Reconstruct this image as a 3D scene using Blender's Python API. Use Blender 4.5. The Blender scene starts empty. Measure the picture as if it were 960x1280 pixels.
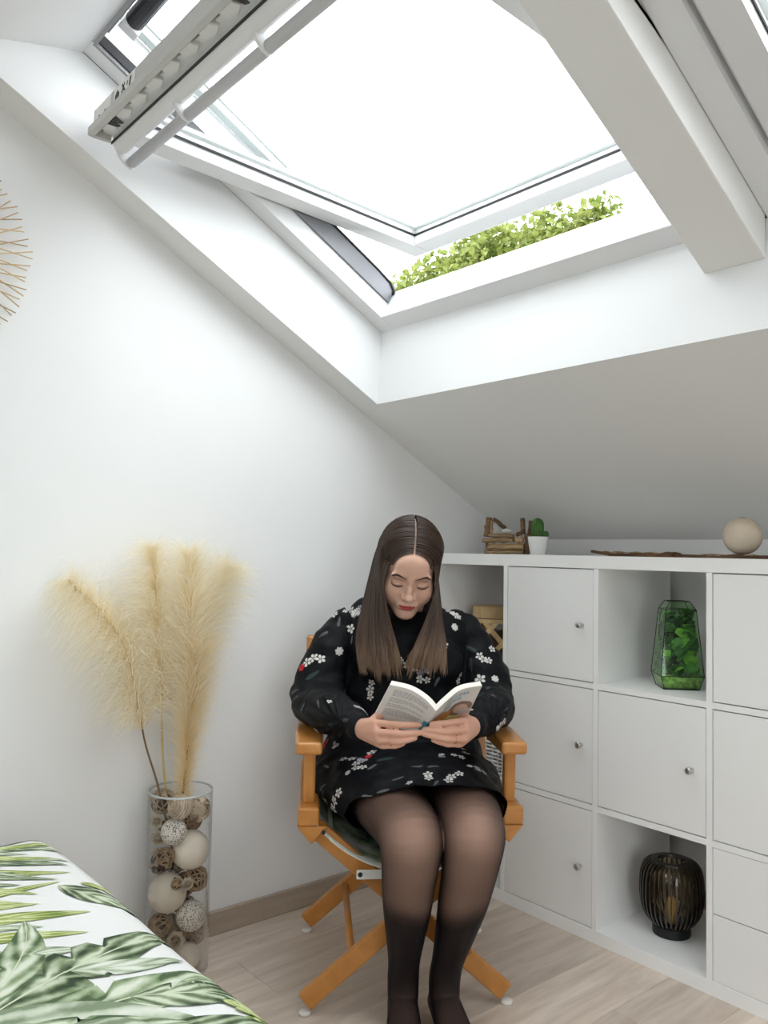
import bpy, bmesh, math, random
from math import sin, cos, pi, radians, sqrt, atan2, tan
from mathutils import Vector, Matrix, Euler, noise
from mathutils.bvhtree import BVHTree
random.seed(7)
SC = bpy.context.scene
COL = SC.collection

# ------------------------------------------------------------------ camera, sky, light, exposure
CAM_YAW, CAM_PITCH, CAM_ROLL = 8.71399656e-01, 4.77588045e-02, 1.85278149e-02
CAM_POS = Vector((2.18248793, -2.05038086, 1.11736962))
CAM_F = 1033.45566                       # focal length in pixels of the 960 x 1280 frame
fwd = Vector((-sin(CAM_YAW)*cos(CAM_PITCH), cos(CAM_YAW)*cos(CAM_PITCH), sin(CAM_PITCH)))
rgt = Vector((cos(CAM_YAW), sin(CAM_YAW), 0)); upv = rgt.cross(fwd)
cr = rgt*cos(CAM_ROLL) + upv*sin(CAM_ROLL); cu = -rgt*sin(CAM_ROLL) + upv*cos(CAM_ROLL)
cam_data = bpy.data.cameras.new('camera')
cam_data.sensor_fit = 'VERTICAL'; cam_data.sensor_height = 36.0
cam_data.lens = 36.0*CAM_F/1280.0
cam_data.clip_start = 0.02; cam_data.clip_end = 200
cam = bpy.data.objects.new('camera', cam_data); COL.objects.link(cam)
cm = Matrix((( cr.x, cu.x, -fwd.x, CAM_POS.x), (cr.y, cu.y, -fwd.y, CAM_POS.y), (cr.z, cu.z, -fwd.z, CAM_POS.z), (0,0,0,1)))
cam.matrix_world = cm
SC.camera = cam

world = bpy.data.worlds.new('overcast_sky'); SC.world = world; world.use_nodes = True
wb = world.node_tree.nodes['Background']
wb.inputs['Color'].default_value = (0.925, 0.962, 1.0, 1); wb.inputs['Strength'].default_value = 9.0

SC.view_settings.view_transform = 'Standard'; SC.view_settings.look = 'None'
SC.view_settings.gamma = 1.0; SC.view_settings.use_curve_mapping = False
SC.view_settings.exposure = -0.45
SC.cycles.use_denoising = True
SC.cycles.max_bounces = 14; SC.cycles.diffuse_bounces = 8; SC.cycles.transparent_max_bounces = 24
SC.cycles.glossy_bounces = 4
SC.cycles.sample_clamp_indirect = 12.0

def portal(name, size_x, size_y, matrix):
    l = bpy.data.lights.new(name, 'AREA'); l.shape = 'RECTANGLE'; l.size = size_x; l.size_y = size_y
    l.cycles.is_portal = True
    o = bpy.data.objects.new(name, l); COL.objects.link(o); o.matrix_world = matrix
    return o

# ------------------------------------------------------------------ materials
MATS = {}
def mat(name, col, rough=0.6, metal=0.0, spec=0.4, noise_amt=0.0, noise_scale=20.0, bump=0.0, bump_scale=80.0, sheen=0.0, subsurf=0.0, coat=0.0):
    if name in MATS: return MATS[name]
    m = bpy.data.materials.new(name); m.use_nodes = True
    nt = m.node_tree; b = nt.nodes['Principled BSDF']
    c = tuple(col) + (1,)
    b.inputs['Base Color'].default_value = c
    b.inputs['Roughness'].default_value = rough
    b.inputs['Metallic'].default_value = metal
    b.inputs['Specular IOR Level'].default_value = spec
    if sheen: b.inputs['Sheen Weight'].default_value = sheen
    if coat: b.inputs['Coat Weight'].default_value = coat
    if subsurf:
        b.inputs['Subsurface Weight'].default_value = subsurf
        b.inputs['Subsurface Radius'].default_value = (0.012, 0.005, 0.003)
    tc = nt.nodes.new('ShaderNodeTexCoord')
    if noise_amt:
        n = nt.nodes.new('ShaderNodeTexNoise'); n.inputs['Scale'].default_value = noise_scale; n.inputs['Detail'].default_value = 5
        nt.links.new(tc.outputs['Object'], n.inputs['Vector'])
        r = nt.nodes.new('ShaderNodeValToRGB')
        r.color_ramp.elements[0].position = 0.3; r.color_ramp.elements[1].position = 0.7
        r.color_ramp.elements[0].color = tuple(max(0, x*(1-noise_amt)) for x in col) + (1,)
        r.color_ramp.elements[1].color = tuple(min(1, x*(1+noise_amt)) for x in col) + (1,)
        nt.links.new(n.outputs['Fac'], r.inputs['Fac']); nt.links.new(r.outputs['Color'], b.inputs['Base Color'])
    if bump:
        n2 = nt.nodes.new('ShaderNodeTexNoise'); n2.inputs['Scale'].default_value = bump_scale; n2.inputs['Detail'].default_value = 4
        nt.links.new(tc.outputs['Object'], n2.inputs['Vector'])
        bp = nt.nodes.new('ShaderNodeBump'); bp.inputs['Strength'].default_value = bump; bp.inputs['Distance'].default_value = 0.002
        nt.links.new(n2.outputs['Fac'], bp.inputs['Height']); nt.links.new(bp.outputs['Normal'], b.inputs['Normal'])
    MATS[name] = m
    return m

def wood_mat(name, dark, light, scale=(1, 1, 1), rough=0.5, spec=0.35, rings=6.0, rand=0.12, coat=0.0):
    """grain stretched along the object's local X by scale; each object differs a little."""
    m = bpy.data.materials.new(name); m.use_nodes = True; nt = m.node_tree; b = nt.nodes['Principled BSDF']
    tc = nt.nodes.new('ShaderNodeTexCoord'); oi = nt.nodes.new('ShaderNodeObjectInfo')
    mp = nt.nodes.new('ShaderNodeMapping'); mp.inputs['Scale'].default_value = scale
    ad = nt.nodes.new('ShaderNodeVectorMath'); ad.operation = 'ADD'
    ml = nt.nodes.new('ShaderNodeVectorMath'); ml.operation = 'SCALE'
    cx = nt.nodes.new('ShaderNodeCombineXYZ')
    for k in ('X', 'Y', 'Z'): nt.links.new(oi.outputs['Random'], cx.inputs[k])
    nt.links.new(cx.outputs[0], ml.inputs[0]); ml.inputs['Scale'].default_value = 37.0
    nt.links.new(tc.outputs['Object'], ad.inputs[0]); nt.links.new(ml.outputs[0], ad.inputs[1])
    nt.links.new(ad.outputs[0], mp.inputs['Vector'])
    n = nt.nodes.new('ShaderNodeTexNoise'); n.inputs['Scale'].default_value = rings; n.inputs['Detail'].default_value = 8; n.inputs['Roughness'].default_value = 0.62
    n.inputs['Distortion'].default_value = 0.6
    nt.links.new(mp.outputs[0], n.inputs['Vector'])
    r = nt.nodes.new('ShaderNodeValToRGB')
    r.color_ramp.elements[0].position = 0.28; r.color_ramp.elements[1].position = 0.72
    r.color_ramp.elements[0].color = tuple(dark)+(1,); r.color_ramp.elements[1].color = tuple(light)+(1,)
    nt.links.new(n.outputs['Fac'], r.inputs['Fac'])
    hs = nt.nodes.new('ShaderNodeHueSaturation')
    ma = nt.nodes.new('ShaderNodeMapRange'); ma.inputs['To Min'].default_value = 1-rand; ma.inputs['To Max'].default_value = 1+rand
    nt.links.new(oi.outputs['Random'], ma.inputs['Value']); nt.links.new(ma.outputs[0], hs.inputs['Value'])
    nt.links.new(r.outputs['Color'], hs.inputs['Color']); nt.links.new(hs.outputs['Color'], b.inputs['Base Color'])
    b.inputs['Roughness'].default_value = rough; b.inputs['Specular IOR Level'].default_value = spec
    if coat: b.inputs['Coat Weight'].default_value = coat
    bp = nt.nodes.new('ShaderNodeBump'); bp.inputs['Strength'].default_value = 0.15; bp.inputs['Distance'].default_value = 0.001
    nt.links.new(n.outputs['Fac'], bp.inputs['Height']); nt.links.new(bp.outputs['Normal'], b.inputs['Normal'])
    MATS[name] = m
    return m

def thin_glass(name, tint=(0.97, 0.985, 0.98), refl=1.0, f0=0.04):
    m = bpy.data.materials.new(name); m.use_nodes = True; nt = m.node_tree
    nt.nodes.remove(nt.nodes['Principled BSDF']); out = nt.nodes['Material Output']
    t = nt.nodes.new('ShaderNodeBsdfTransparent'); t.inputs['Color'].default_value = tuple(tint)+(1,)
    g = nt.nodes.new('ShaderNodeBsdfGlossy'); g.inputs['Roughness'].default_value = 0.02
    g.inputs['Color'].default_value = (refl, refl, refl, 1)
    lw = nt.nodes.new('ShaderNodeLayerWeight'); lw.inputs['Blend'].default_value = 0.5      # Schlick reflectance of a thin pane
    pw = nt.nodes.new('ShaderNodeMath'); pw.operation = 'POWER'; pw.inputs[1].default_value = 5.0
    nt.links.new(lw.outputs['Facing'], pw.inputs[0])
    fr = nt.nodes.new('ShaderNodeMath'); fr.operation = 'MULTIPLY_ADD'; fr.inputs[1].default_value = 0.96; fr.inputs[2].default_value = f0
    nt.links.new(pw.outputs[0], fr.inputs[0])
    mx = nt.nodes.new('ShaderNodeMixShader')
    nt.links.new(fr.outputs[0], mx.inputs[0]); nt.links.new(t.outputs[0], mx.inputs[1]); nt.links.new(g.outputs[0], mx.inputs[2])
    nt.links.new(mx.outputs[0], out.inputs['Surface'])
    MATS[name] = m
    return m

M_WALL = mat('wall_paint', (0.80, 0.80, 0.80), 0.85, spec=0.2, noise_amt=0.012, noise_scale=3, bump=0.05, bump_scale=250)
M_CEIL = mat('ceiling_paint', (0.78, 0.775, 0.765), 0.9, spec=0.15, noise_amt=0.01, noise_scale=3)
M_LINING = mat('lining_paint', (0.79, 0.795, 0.80), 0.6, spec=0.3)
M_FRAME = mat('window_white_lacquer', (0.74, 0.74, 0.745), 0.35, spec=0.4)
M_GREYMETAL = mat('window_grey_metal', (0.20, 0.20, 0.215), 0.45, metal=0.3)
M_RUBBER = mat('black_rubber', (0.012, 0.012, 0.014), 0.6)
M_SHELF = mat('white_foil_board', (0.85, 0.845, 0.835), 0.45, spec=0.35, noise_amt=0.008, noise_scale=6)
M_GLASS = thin_glass('window_glass', (0.97, 0.985, 0.98))
M_VASEGLASS = thin_glass('vase_glass', (0.985, 0.99, 0.988), 0.8, 0.015)
M_STEEL = mat('brushed_steel', (0.55, 0.55, 0.54), 0.3, metal=1.0)
M_FLOORSUB = mat('subfloor', (0.16, 0.13, 0.11), 0.9)
M_PLANK = wood_mat('laminate_oak', (0.49, 0.395, 0.32), (0.73, 0.63, 0.545), scale=(5.5, 0.55, 1.0), rough=0.5, spec=0.3, rings=5.0, rand=0.09)
M_SKIRT = wood_mat('skirting_oak', (0.36, 0.29, 0.23), (0.46, 0.38, 0.31), scale=(4, 0.5, 6), rough=0.55, rings=6, rand=0.02)

# ------------------------------------------------------------------ mesh helpers
class MB:
    def __init__(s): s.v = []; s.f = []
    def add(s, vs, fs):
        o = len(s.v); s.v += [tuple(v) for v in vs]; s.f += [tuple(i+o for i in f) for f in fs]; return s
    def box(s, a, b):
        x0, y0, z0 = a; x1, y1, z1 = b
        return s.add([(x0,y0,z0),(x1,y0,z0),(x1,y1,z0),(x0,y1,z0),(x0,y0,z1),(x1,y0,z1),(x1,y1,z1),(x0,y1,z1)],
            [(0,3,2,1),(4,5,6,7),(0,1,5,4),(1,2,6,5),(2,3,7,6),(3,0,4,7)])
    def prism(s, pts, axis, a, b):
        """pts: 2D polygon in the two other axes (in x,y,z order), extruded from a to b along axis"""
        n = len(pts)
        def P(p, t):
            if axis == 0: return (t, p[0], p[1])
            if axis == 1: return (p[0], t, p[1])
            return (p[0], p[1], t)
        vs = [P(p, a) for p in pts] + [P(p, b) for p in pts]
        fs = [tuple(range(n))[::-1], tuple(range(n, 2*n))] + [(i, (i+1) % n, (i+1) % n + n, i+n) for i in range(n)]
        return s.add(vs, fs)
    def lathe(s, prof, n=32, c=(0,0,0), cap0=False, cap1=False):
        vs = []; fs = []
        for (r, z) in prof:
            for k in range(n):
                a = 2*pi*k/n; vs.append((c[0]+r*cos(a), c[1]+r*sin(a), c[2]+z))
        for i in range(len(prof)-1):
            for k in range(n):
                fs.append((i*n+k, i*n+(k+1) % n, (i+1)*n+(k+1) % n, (i+1)*n+k))
        if cap0: fs.append(tuple(range(n))[::-1])
        if cap1: fs.append(tuple(range((len(prof)-1)*n, len(prof)*n)))
        return s.add(vs, fs)
    def tube(s, pts, rad, n=8, caps=True):
        pts = [Vector(p) for p in pts]
        if not hasattr(rad, '__len__'): rad = [rad]*len(pts)
        t0 = (pts[1]-pts[0]).normalized()
        u = t0.orthogonal().normalized(); vs = []; fs = []
        for i, p in enumerate(pts):
            t = (pts[min(i+1, len(pts)-1)] - pts[max(i-1, 0)])
            t = t.normalized() if t.length > 1e-9 else t0
            u = (u - t*u.dot(t)); u = u.normalized() if u.length > 1e-6 else t.orthogonal().normalized()
            w = t.cross(u)
            for k in range(n):
                a = 2*pi*k/n; vs.append(p + (u*cos(a)+w*sin(a))*rad[i])
        m = len(pts)
        for i in range(m-1):
            for k in range(n): fs.append((i*n+k, i*n+(k+1) % n, (i+1)*n+(k+1) % n, (i+1)*n+k))
        if caps: fs.append(tuple(range(n))[::-1]); fs.append(tuple(range((m-1)*n, m*n)))
        return s.add(vs, fs)
    def rings(s, rs, caps=True, closed=True):
        """rs: list of rings (same length lists of points)"""
        n = len(rs[0]); vs = [p for r in rs for p in r]; fs = []
        for i in range(len(rs)-1):
            for k in range(n if closed else n-1): fs.append((i*n+k, i*n+(k+1) % n, (i+1)*n+(k+1) % n, (i+1)*n+k))
        if caps: fs.append(tuple(range(n))[::-1]); fs.append(tuple(range((len(rs)-1)*n, len(rs)*n)))
        return s.add(vs, fs)
    def sphere(s, c, r, nu=24, nv=14, fn=None):
        vs = []; fs = []
        if not hasattr(r, '__len__'): r = (r, r, r)
        for j in range(1, nv):
            th = pi*j/nv
            for i in range(nu):
                ph = 2*pi*i/nu; d = Vector((sin(th)*cos(ph), sin(th)*sin(ph), cos(th)))
                k = fn(d) if fn else 1.0
                vs.append((c[0]+d.x*r[0]*k, c[1]+d.y*r[1]*k, c[2]+d.z*r[2]*k))
        for j in range(nv-2):
            for i in range(nu): fs.append((j*nu+i, (j+1)*nu+i, (j+1)*nu+(i+1) % nu, j*nu+(i+1) % nu))
        k0 = fn(Vector((0,0,1))) if fn else 1; k1 = fn(Vector((0,0,-1))) if fn else 1
        t = len(vs); vs.append((c[0], c[1], c[2]+r[2]*k0)); vs.append((c[0], c[1], c[2]-r[2]*k1))
        for i in range(nu):
            fs.append((t, i, (i+1) % nu)); fs.append((t+1, (nv-2)*nu+(i+1) % nu, (nv-2)*nu+i))
        return s.add(vs, fs)
    def xf(s, M):
        s.v = [tuple(M @ Vector(v)) for v in s.v]; return s
    def mesh(s, name, m, smooth=False, bevel=0.0, fix=True, bseg=2):
        me = bpy.data.meshes.new(name); me.from_pydata(s.v, [], s.f)
        if fix or bevel:
            bm = bmesh.new(); bm.from_mesh(me)
            if bevel:
                bmesh.ops.remove_doubles(bm, verts=bm.verts, dist=1e-6)
                es = [e for e in bm.edges if len(e.link_faces) == 2 and e.calc_face_angle(0) > 0.5]
                bmesh.ops.bevel(bm, geom=es, offset=bevel, segments=bseg, profile=0.5, affect='EDGES', clamp_overlap=True)
            bmesh.ops.recalc_face_normals(bm, faces=bm.faces); bm.to_mesh(me); bm.free()
        if m: me.materials.append(m)
        if smooth: me.polygons.foreach_set('use_smooth', [True]*len(me.polygons))
        me.update()
        return me
    def build(s, name, m, parent=None, smooth=False, bevel=0.0, fix=True, bseg=2):
        return link(name, s.mesh(name, m, smooth, bevel, fix, bseg), parent)

def link(name, data, parent=None, loc=None, rot=None):
    o = bpy.data.objects.new(name, data); COL.objects.link(o)
    if parent is not None: o.parent = parent
    if loc is not None: o.location = loc
    if rot is not None: o.rotation_euler = rot
    return o

def tag(o, label=None, cat=None, group=None, kind=None):
    if label: o['label'] = label
    if cat: o['category'] = cat
    if group: o['group'] = group
    if kind: o['kind'] = kind
    return o

def thing(name, label, cat, loc=(0,0,0), rz=0.0, group=None):
    o = bpy.data.objects.new(name, None); COL.objects.link(o); o.empty_display_size = 0.05
    o.location = loc; o.rotation_euler = (0, 0, rz)
    return tag(o, label, cat, group)

def struct(o, label, cat=None):
    return tag(o, label, cat, kind='structure')

# ------------------------------------------------------------------ room shell
TH = 4.90764879e-01; MS = tan(TH); ZC = 1.4151354           # ceiling: z = ZC - MS*y
CS, SN = cos(TH), sin(TH)
XR = 2.522; XE = 4.0; YK = 0.45; YRIDGE = -2.30; YO = 2*YRIDGE-YK
def zc(y): return ZC - MS*y if y > YRIDGE else ZC - MS*(2*YRIDGE - y)

ground = MB().box((-40, -40, -5.3), (40, 40, -5.0)).build('ground', mat('garden_ground', (0.06, 0.075, 0.035), 0.95, noise_amt=0.4, noise_scale=1.5)); struct(ground, 'unseen green ground far below the attic, added to block light from below', 'ground')  # unseen plane, added to cut the sky's light from below
floor = MB().box((0, YO, -0.06), (XE, YK, -0.012)).build('floor', M_FLOORSUB)
struct(floor, 'pale oak laminate floor of long staggered planks', 'floor')
PW, PL = 0.192, 1.285
plank_mesh = {}
def plank(x0, y0, x1, y1):
    key = (round(x1-x0, 4), round(y1-y0, 4))
    if key not in plank_mesh:
        plank_mesh[key] = MB().box((0.0004, 0.0004, 0), (x1-x0-0.0004, y1-y0-0.0004, 0.012)).mesh('plank', M_PLANK, bevel=0.0007, bseg=1)
    link('plank', plank_mesh[key], floor, (x0, y0, -0.012))
x = 0.0; i = 0
while x < XE-0.001:
    x1 = min(x+PW, XE); y = YK - [0.55, 1.02, 0.30, 0.78, 0.12][i % 5]*PL; y1 = YK
    while y1 > -3.2:
        plank(x, max(y, -3.2), x1, y1); y1 = y; y -= PL
    plank(x, YO, x1, -3.2)
    x = x1; i += 1

wl = MB().prism([(YO-0.1, -0.06), (YK+0.1, -0.06), (YK+0.1, zc(YK)+0.35), (YRIDGE, zc(YRIDGE)+0.40), (YO-0.1, zc(YK)+0.35)], 0, -0.1, 0.0).build('wall_left', M_WALL)
struct(wl, 'white gable wall behind the vase and the reading chair', 'wall')
wk = MB().box((0, YK, -0.06), (XE, YK+0.1, 1.30)).build('wall_back', M_WALL)
struct(wk, 'low white knee wall behind the cube shelf', 'wall')
wo = MB().box((0, YO-0.1, -0.06), (XE, YO, 1.30)).build('wall_front', M_WALL)
struct(wo, 'low white knee wall on the far side of the attic', 'wall')
# gable on the other end, with an unseen tall window added to let in fill daylight
wr = MB()
A0, A1, AZ = -3.0, -1.75, 2.02
wr.prism([(YO-0.1, -0.06), (A0, -0.06), (A0, zc(A0)+0.35), (YO-0.1, zc(YK)+0.35)], 0, XE, XE+0.1)
wr.prism([(A1, -0.06), (YK+0.1, -0.06), (YK+0.1, zc(YK)+0.35), (A1, zc(A1)+0.35)], 0, XE, XE+0.1)
wr.prism([(A0, AZ), (A1, AZ), (A1, zc(A1)+0.35), (YRIDGE, zc(YRIDGE)+0.40), (A0, zc(A0)+0.35)], 0, XE, XE+0.1)
struct(wr.build('wall_right', M_WALL), 'white gable wall with the window added for fill daylight', 'wall')
w3 = MB()
for (y0, y1) in ((A0, A0+0.06), (-2.40, -2.34), (A1-0.06, A1)): w3.box((XE+0.02, y0, 0), (XE+0.08, y1, AZ))
for (z0, z1) in ((0, 0.07), (AZ-0.07, AZ)): w3.box((XE+0.02, A0, z0), (XE+0.08, A1, z1))
o = w3.build('window_3', M_FRAME); struct(o, 'unseen white balcony window added in the gable for fill daylight', 'window')
MB().box((XE+0.045, A0, 0), (XE+0.051, A1, AZ)).build('pane', M_GLASS, o)
portal('daylight_portal_gable', A1-A0, AZ, Matrix.Translation((XE+0.12, (A0+A1)/2, AZ/2)) @ Euler((0, pi/2, 0)).to_matrix().to_4x4() @ Euler((0,0,pi/2)).to_matrix().to_4x4())

# slanted ceiling on the window side; local axes: x along the ridge, y down the slope, z out of the roof; z = 0 is the inner face of the window frames
RLOC = (0.0, -0.8335, 2.105); RROT = (-TH, 0, 0)
CZ = -0.2156
def slope(mb, name, m): return link(name, mb.mesh(name, m), None, RLOC, RROT)
ce = MB()
YU, YL, YTOP, YBOT = -0.809, 0.671, -1.60, 1.66
ce.box((0, YTOP, CZ), (0.1075, YBOT, CZ+0.03)); ce.box((0.1075, YL+0.0005, CZ), (XR, YBOT, CZ+0.03))
ce.box((0.1075, YTOP, CZ), (XR, YU-0.0005, CZ+0.03)); ce.box((XR+0.0005, YTOP, CZ), (XE, YBOT, CZ+0.03))
struct(slope(ce, 'ceiling', M_CEIL), 'white slanted attic ceiling below and around the roof windows', 'ceiling')
# far side of the roof with two unseen roof windows added to brighten the room
c2 = MB()
def oslope(mb, name, m): return link(name, mb.mesh(name, m), None, (0.0, 2*YRIDGE+0.8335, 2.105), (TH, 0, 0))
OW = ((0.8, 1.7), (2.4, 3.3))
xs = [0, OW[0][0], OW[0][1], OW[1][0], OW[1][1], XE]
for k in range(5):
    if k in (1, 3): c2.box((xs[k], -YBOT, CZ), (xs[k+1], -0.55, CZ+0.3)); c2.box((xs[k], 0.60, CZ), (xs[k+1], -YTOP, CZ+0.3))
    else: c2.box((xs[k], -YBOT, CZ), (xs[k+1], -YTOP, CZ+0.3))
struct(oslope(c2, 'ceiling_2', M_CEIL), 'white slanted ceiling on the far side of the attic', 'ceiling')
for n, (a, b) in enumerate(OW):
    w = MB(); w.box((a, -0.55, 0.0), (a+0.07, 0.60, 0.1)); w.box((b-0.07, -0.55, 0), (b, 0.60, 0.1)); w.box((a, -0.55, 0), (b, -0.48, 0.1)); w.box((a, 0.53, 0), (b, 0.60, 0.1))
    o = oslope(w, 'window_%d' % (4+n), M_FRAME); struct(o, ('first' if n == 0 else 'second') + ' unseen white roof window added on the far slope for fill daylight', 'window')
    MB().box((a, -0.55, 0.06), (b, 0.60, 0.065)).build('pane', M_GLASS, o)
    portal('daylight_portal_far', 0.9, 1.15, o.matrix_basis @ Matrix.Translation(((a+b)/2, 0.025, 0.2)))
# outer roof skin with holes for the two windows in view
ro = MB()
for (x0, x1, y0, y1) in ((-0.1, 0.108, YTOP, YBOT), (0.108, XR, YTOP, -0.625), (0.108, XR, 0.57, YBOT), (1.320, 1.382, -0.625, 0.57), (XR, XE+0.1, YTOP, YBOT)):
    ro.box((x0, y0, 0.03), (x1, y1, 0.14))
struct(slope(ro, 'roof', mat('roof_felt', (0.10, 0.10, 0.105), 0.9)), 'dark outer roof around the windows', 'roof')

# linings of the deep window recess
R0 = (-0.343, 1.5985); R1 = (-0.331, 1.8385); R2 = (-1.3365, 2.3735); R3 = (-1.650, 2.2965)
o = MB().prism([(R0[0], R0[1]+0.0015), R1, R2, (R3[0], R3[1]+0.0015)], 0, 0.088, 0.108).build('trim_1', M_LINING); struct(o, 'white side lining of the window recess above the gable wall', 'trim')
o = MB().prism([R0, R1, (R1[0]+0.03, R1[1]), (R0[0]+0.030, R0[1]+0.02)], 0, 0.108, XR).build('trim_2', M_LINING); struct(o, 'white upright sill lining under the roof windows', 'trim')
o = MB().prism([R2, R3, (R3[0]+0.0, R3[1]+0.03), (R2[0], R2[1]+0.03)], 0, 0.088, XR).build('trim_3', M_LINING); struct(o, 'white head lining over the roof windows', 'trim')
o = MB().prism([(R0[0], R0[1]+0.0015), R1, R2, (R3[0], R3[1]+0.0015)], 0, XR, XR+0.02).build('trim_4', M_LINING); struct(o, 'white side lining at the far end of the window recess', 'trim')
# rafter between the two windows: bottom face parallel to the roof
def zr(y): return 1.750 - MS*(y+0.337)
bm_ = MB().prism([(-0.3365, zr(-0.3365)), (-0.3365, 1.90), (-1.36, 2.44), (-1.50, 2.36), (-1.50, zr(-1.50))], 0, 1.243, 1.381)
o = bm_.build('roof_beam', mat('beam_paint', (0.78, 0.77, 0.755), 0.7, spec=0.25), bevel=0.004); struct(o, 'white boxed rafter between the two roof windows', 'beam')

o = MB().box((0.0, -3.5, 0.0), (0.013, YK, 0.068)).build('baseboard_left', M_SKIRT, bevel=0.003); struct(o, 'grey oak baseboard along the gable wall', 'baseboard')
o = MB().box((0.013, YK-0.013, 0.0), (XE, YK, 0.068)).build('baseboard_back', M_SKIRT, bevel=0.003); struct(o, 'grey oak baseboard behind the cube shelf', 'baseboard')

# ------------------------------------------------------------------ roof windows
def window_frame(name, x0, label, HW):
    """frame mesh, origin at the middle of the frame's inner face"""
    HL, T, D = 0.5705, 0.062, 0.105
    m = MB()
    m.box((-HW, -0.63, 0), (-HW+T, HL, D)); m.box((HW-T, -0.63, 0), (HW, HL, D))
    m.box((-HW+T, -0.63, 0), (HW-T, -0.565, D)); m.box((-HW+T, HL-T, 0), (HW-T, HL, D))
    # outer rebate
    w = link(name, m.mesh(name, M_FRAME, bevel=0.003), None, (x0+HW, RLOC[1], RLOC[2]), RROT)
    struct(w, label, 'window')
    return w
w1 = window_frame('window_1', 0.108, 'white roof window tilted open on its middle hinge, trees beyond', 0.606)
w2 = window_frame('window_2', 1.382, 'closed white roof window on the far side of the boxed rafter', 0.57)
# ---- details of the frames
def frame_parts(w, F):
    """F: half the clear width between the frame's sides"""
    seal = mat('grey_seal', (0.30, 0.30, 0.31), 0.5)
    for (a, b) in (((-F-0.004, -0.563, -0.004), (-F+0.006, -0.16, 0.02)), ((F-0.006, -0.563, -0.004), (F+0.004, -0.16, 0.02)), ((-F+0.006, -0.566, -0.004), (F-0.006, -0.556, 0.02))):
        MB().box(a, b).build('frame_seal', seal, w)
    for sx in (-1, 1):
        MB().box((min(sx*(F-0.007), sx*(F-0.011)), -0.555, 0.004), (max(sx*(F-0.007), sx*(F-0.011)), -0.16, 0.03)).build('rubber_gasket', M_RUBBER, w)
        x = sx*F        # lower half: grey metal rebate and black rubber lip on the outside edge
        MB().box((min(x, x-sx*0.007), 0.0, 0.058), (max(x, x-sx*0.007), 0.508, 0.118)).build('metal_rebate', M_GREYMETAL, w)
        MB().tube([(x-sx*0.006, y, 0.121) for y in (0.0, 0.25, 0.42)] + [(x-sx*0.007, 0.48, 0.117), (x-sx*0.009, 0.502, 0.104), (x-sx*0.010, 0.508, 0.088)], 0.005, 6).build('rubber_gasket', M_RUBBER, w, smooth=True)
        pale = mat('pale_flashing', (0.56, 0.62, 0.60), 0.4)
        MB().box((min(x, x-sx*0.030), -0.55, 0.106), (max(x, x-sx*0.030), -0.002, 0.118)).build('side_flashing', pale, w)
        MB().box((min(x-sx*0.036, x-sx*0.046), -0.55, 0.120), (max(x-sx*0.036, x-sx*0.046), -0.002, 0.130)).build('side_flashing', pale, w)
frame_parts(w1, 0.544); frame_parts(w2, 0.508)
# black blind roller and rails under the hood of the open window
MB().tube([(-0.436, -0.525, 0.055), (0.45, -0.525, 0.055)], 0.024, 16).build('blind_roller', mat('black_plastic', (0.015, 0.015, 0.02), 0.45), w1, smooth=False)
MB().box((-0.466, -0.548, 0.028), (-0.436, -0.500, 0.085)).build('roller_bracket', M_FRAME, w1, bevel=0.002)
MB().box((-0.476, -0.5625, 0.0), (0.48, -0.552, 0.03)).build('roller_cover', M_GREYMETAL, w1, bevel=0.002)

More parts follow.
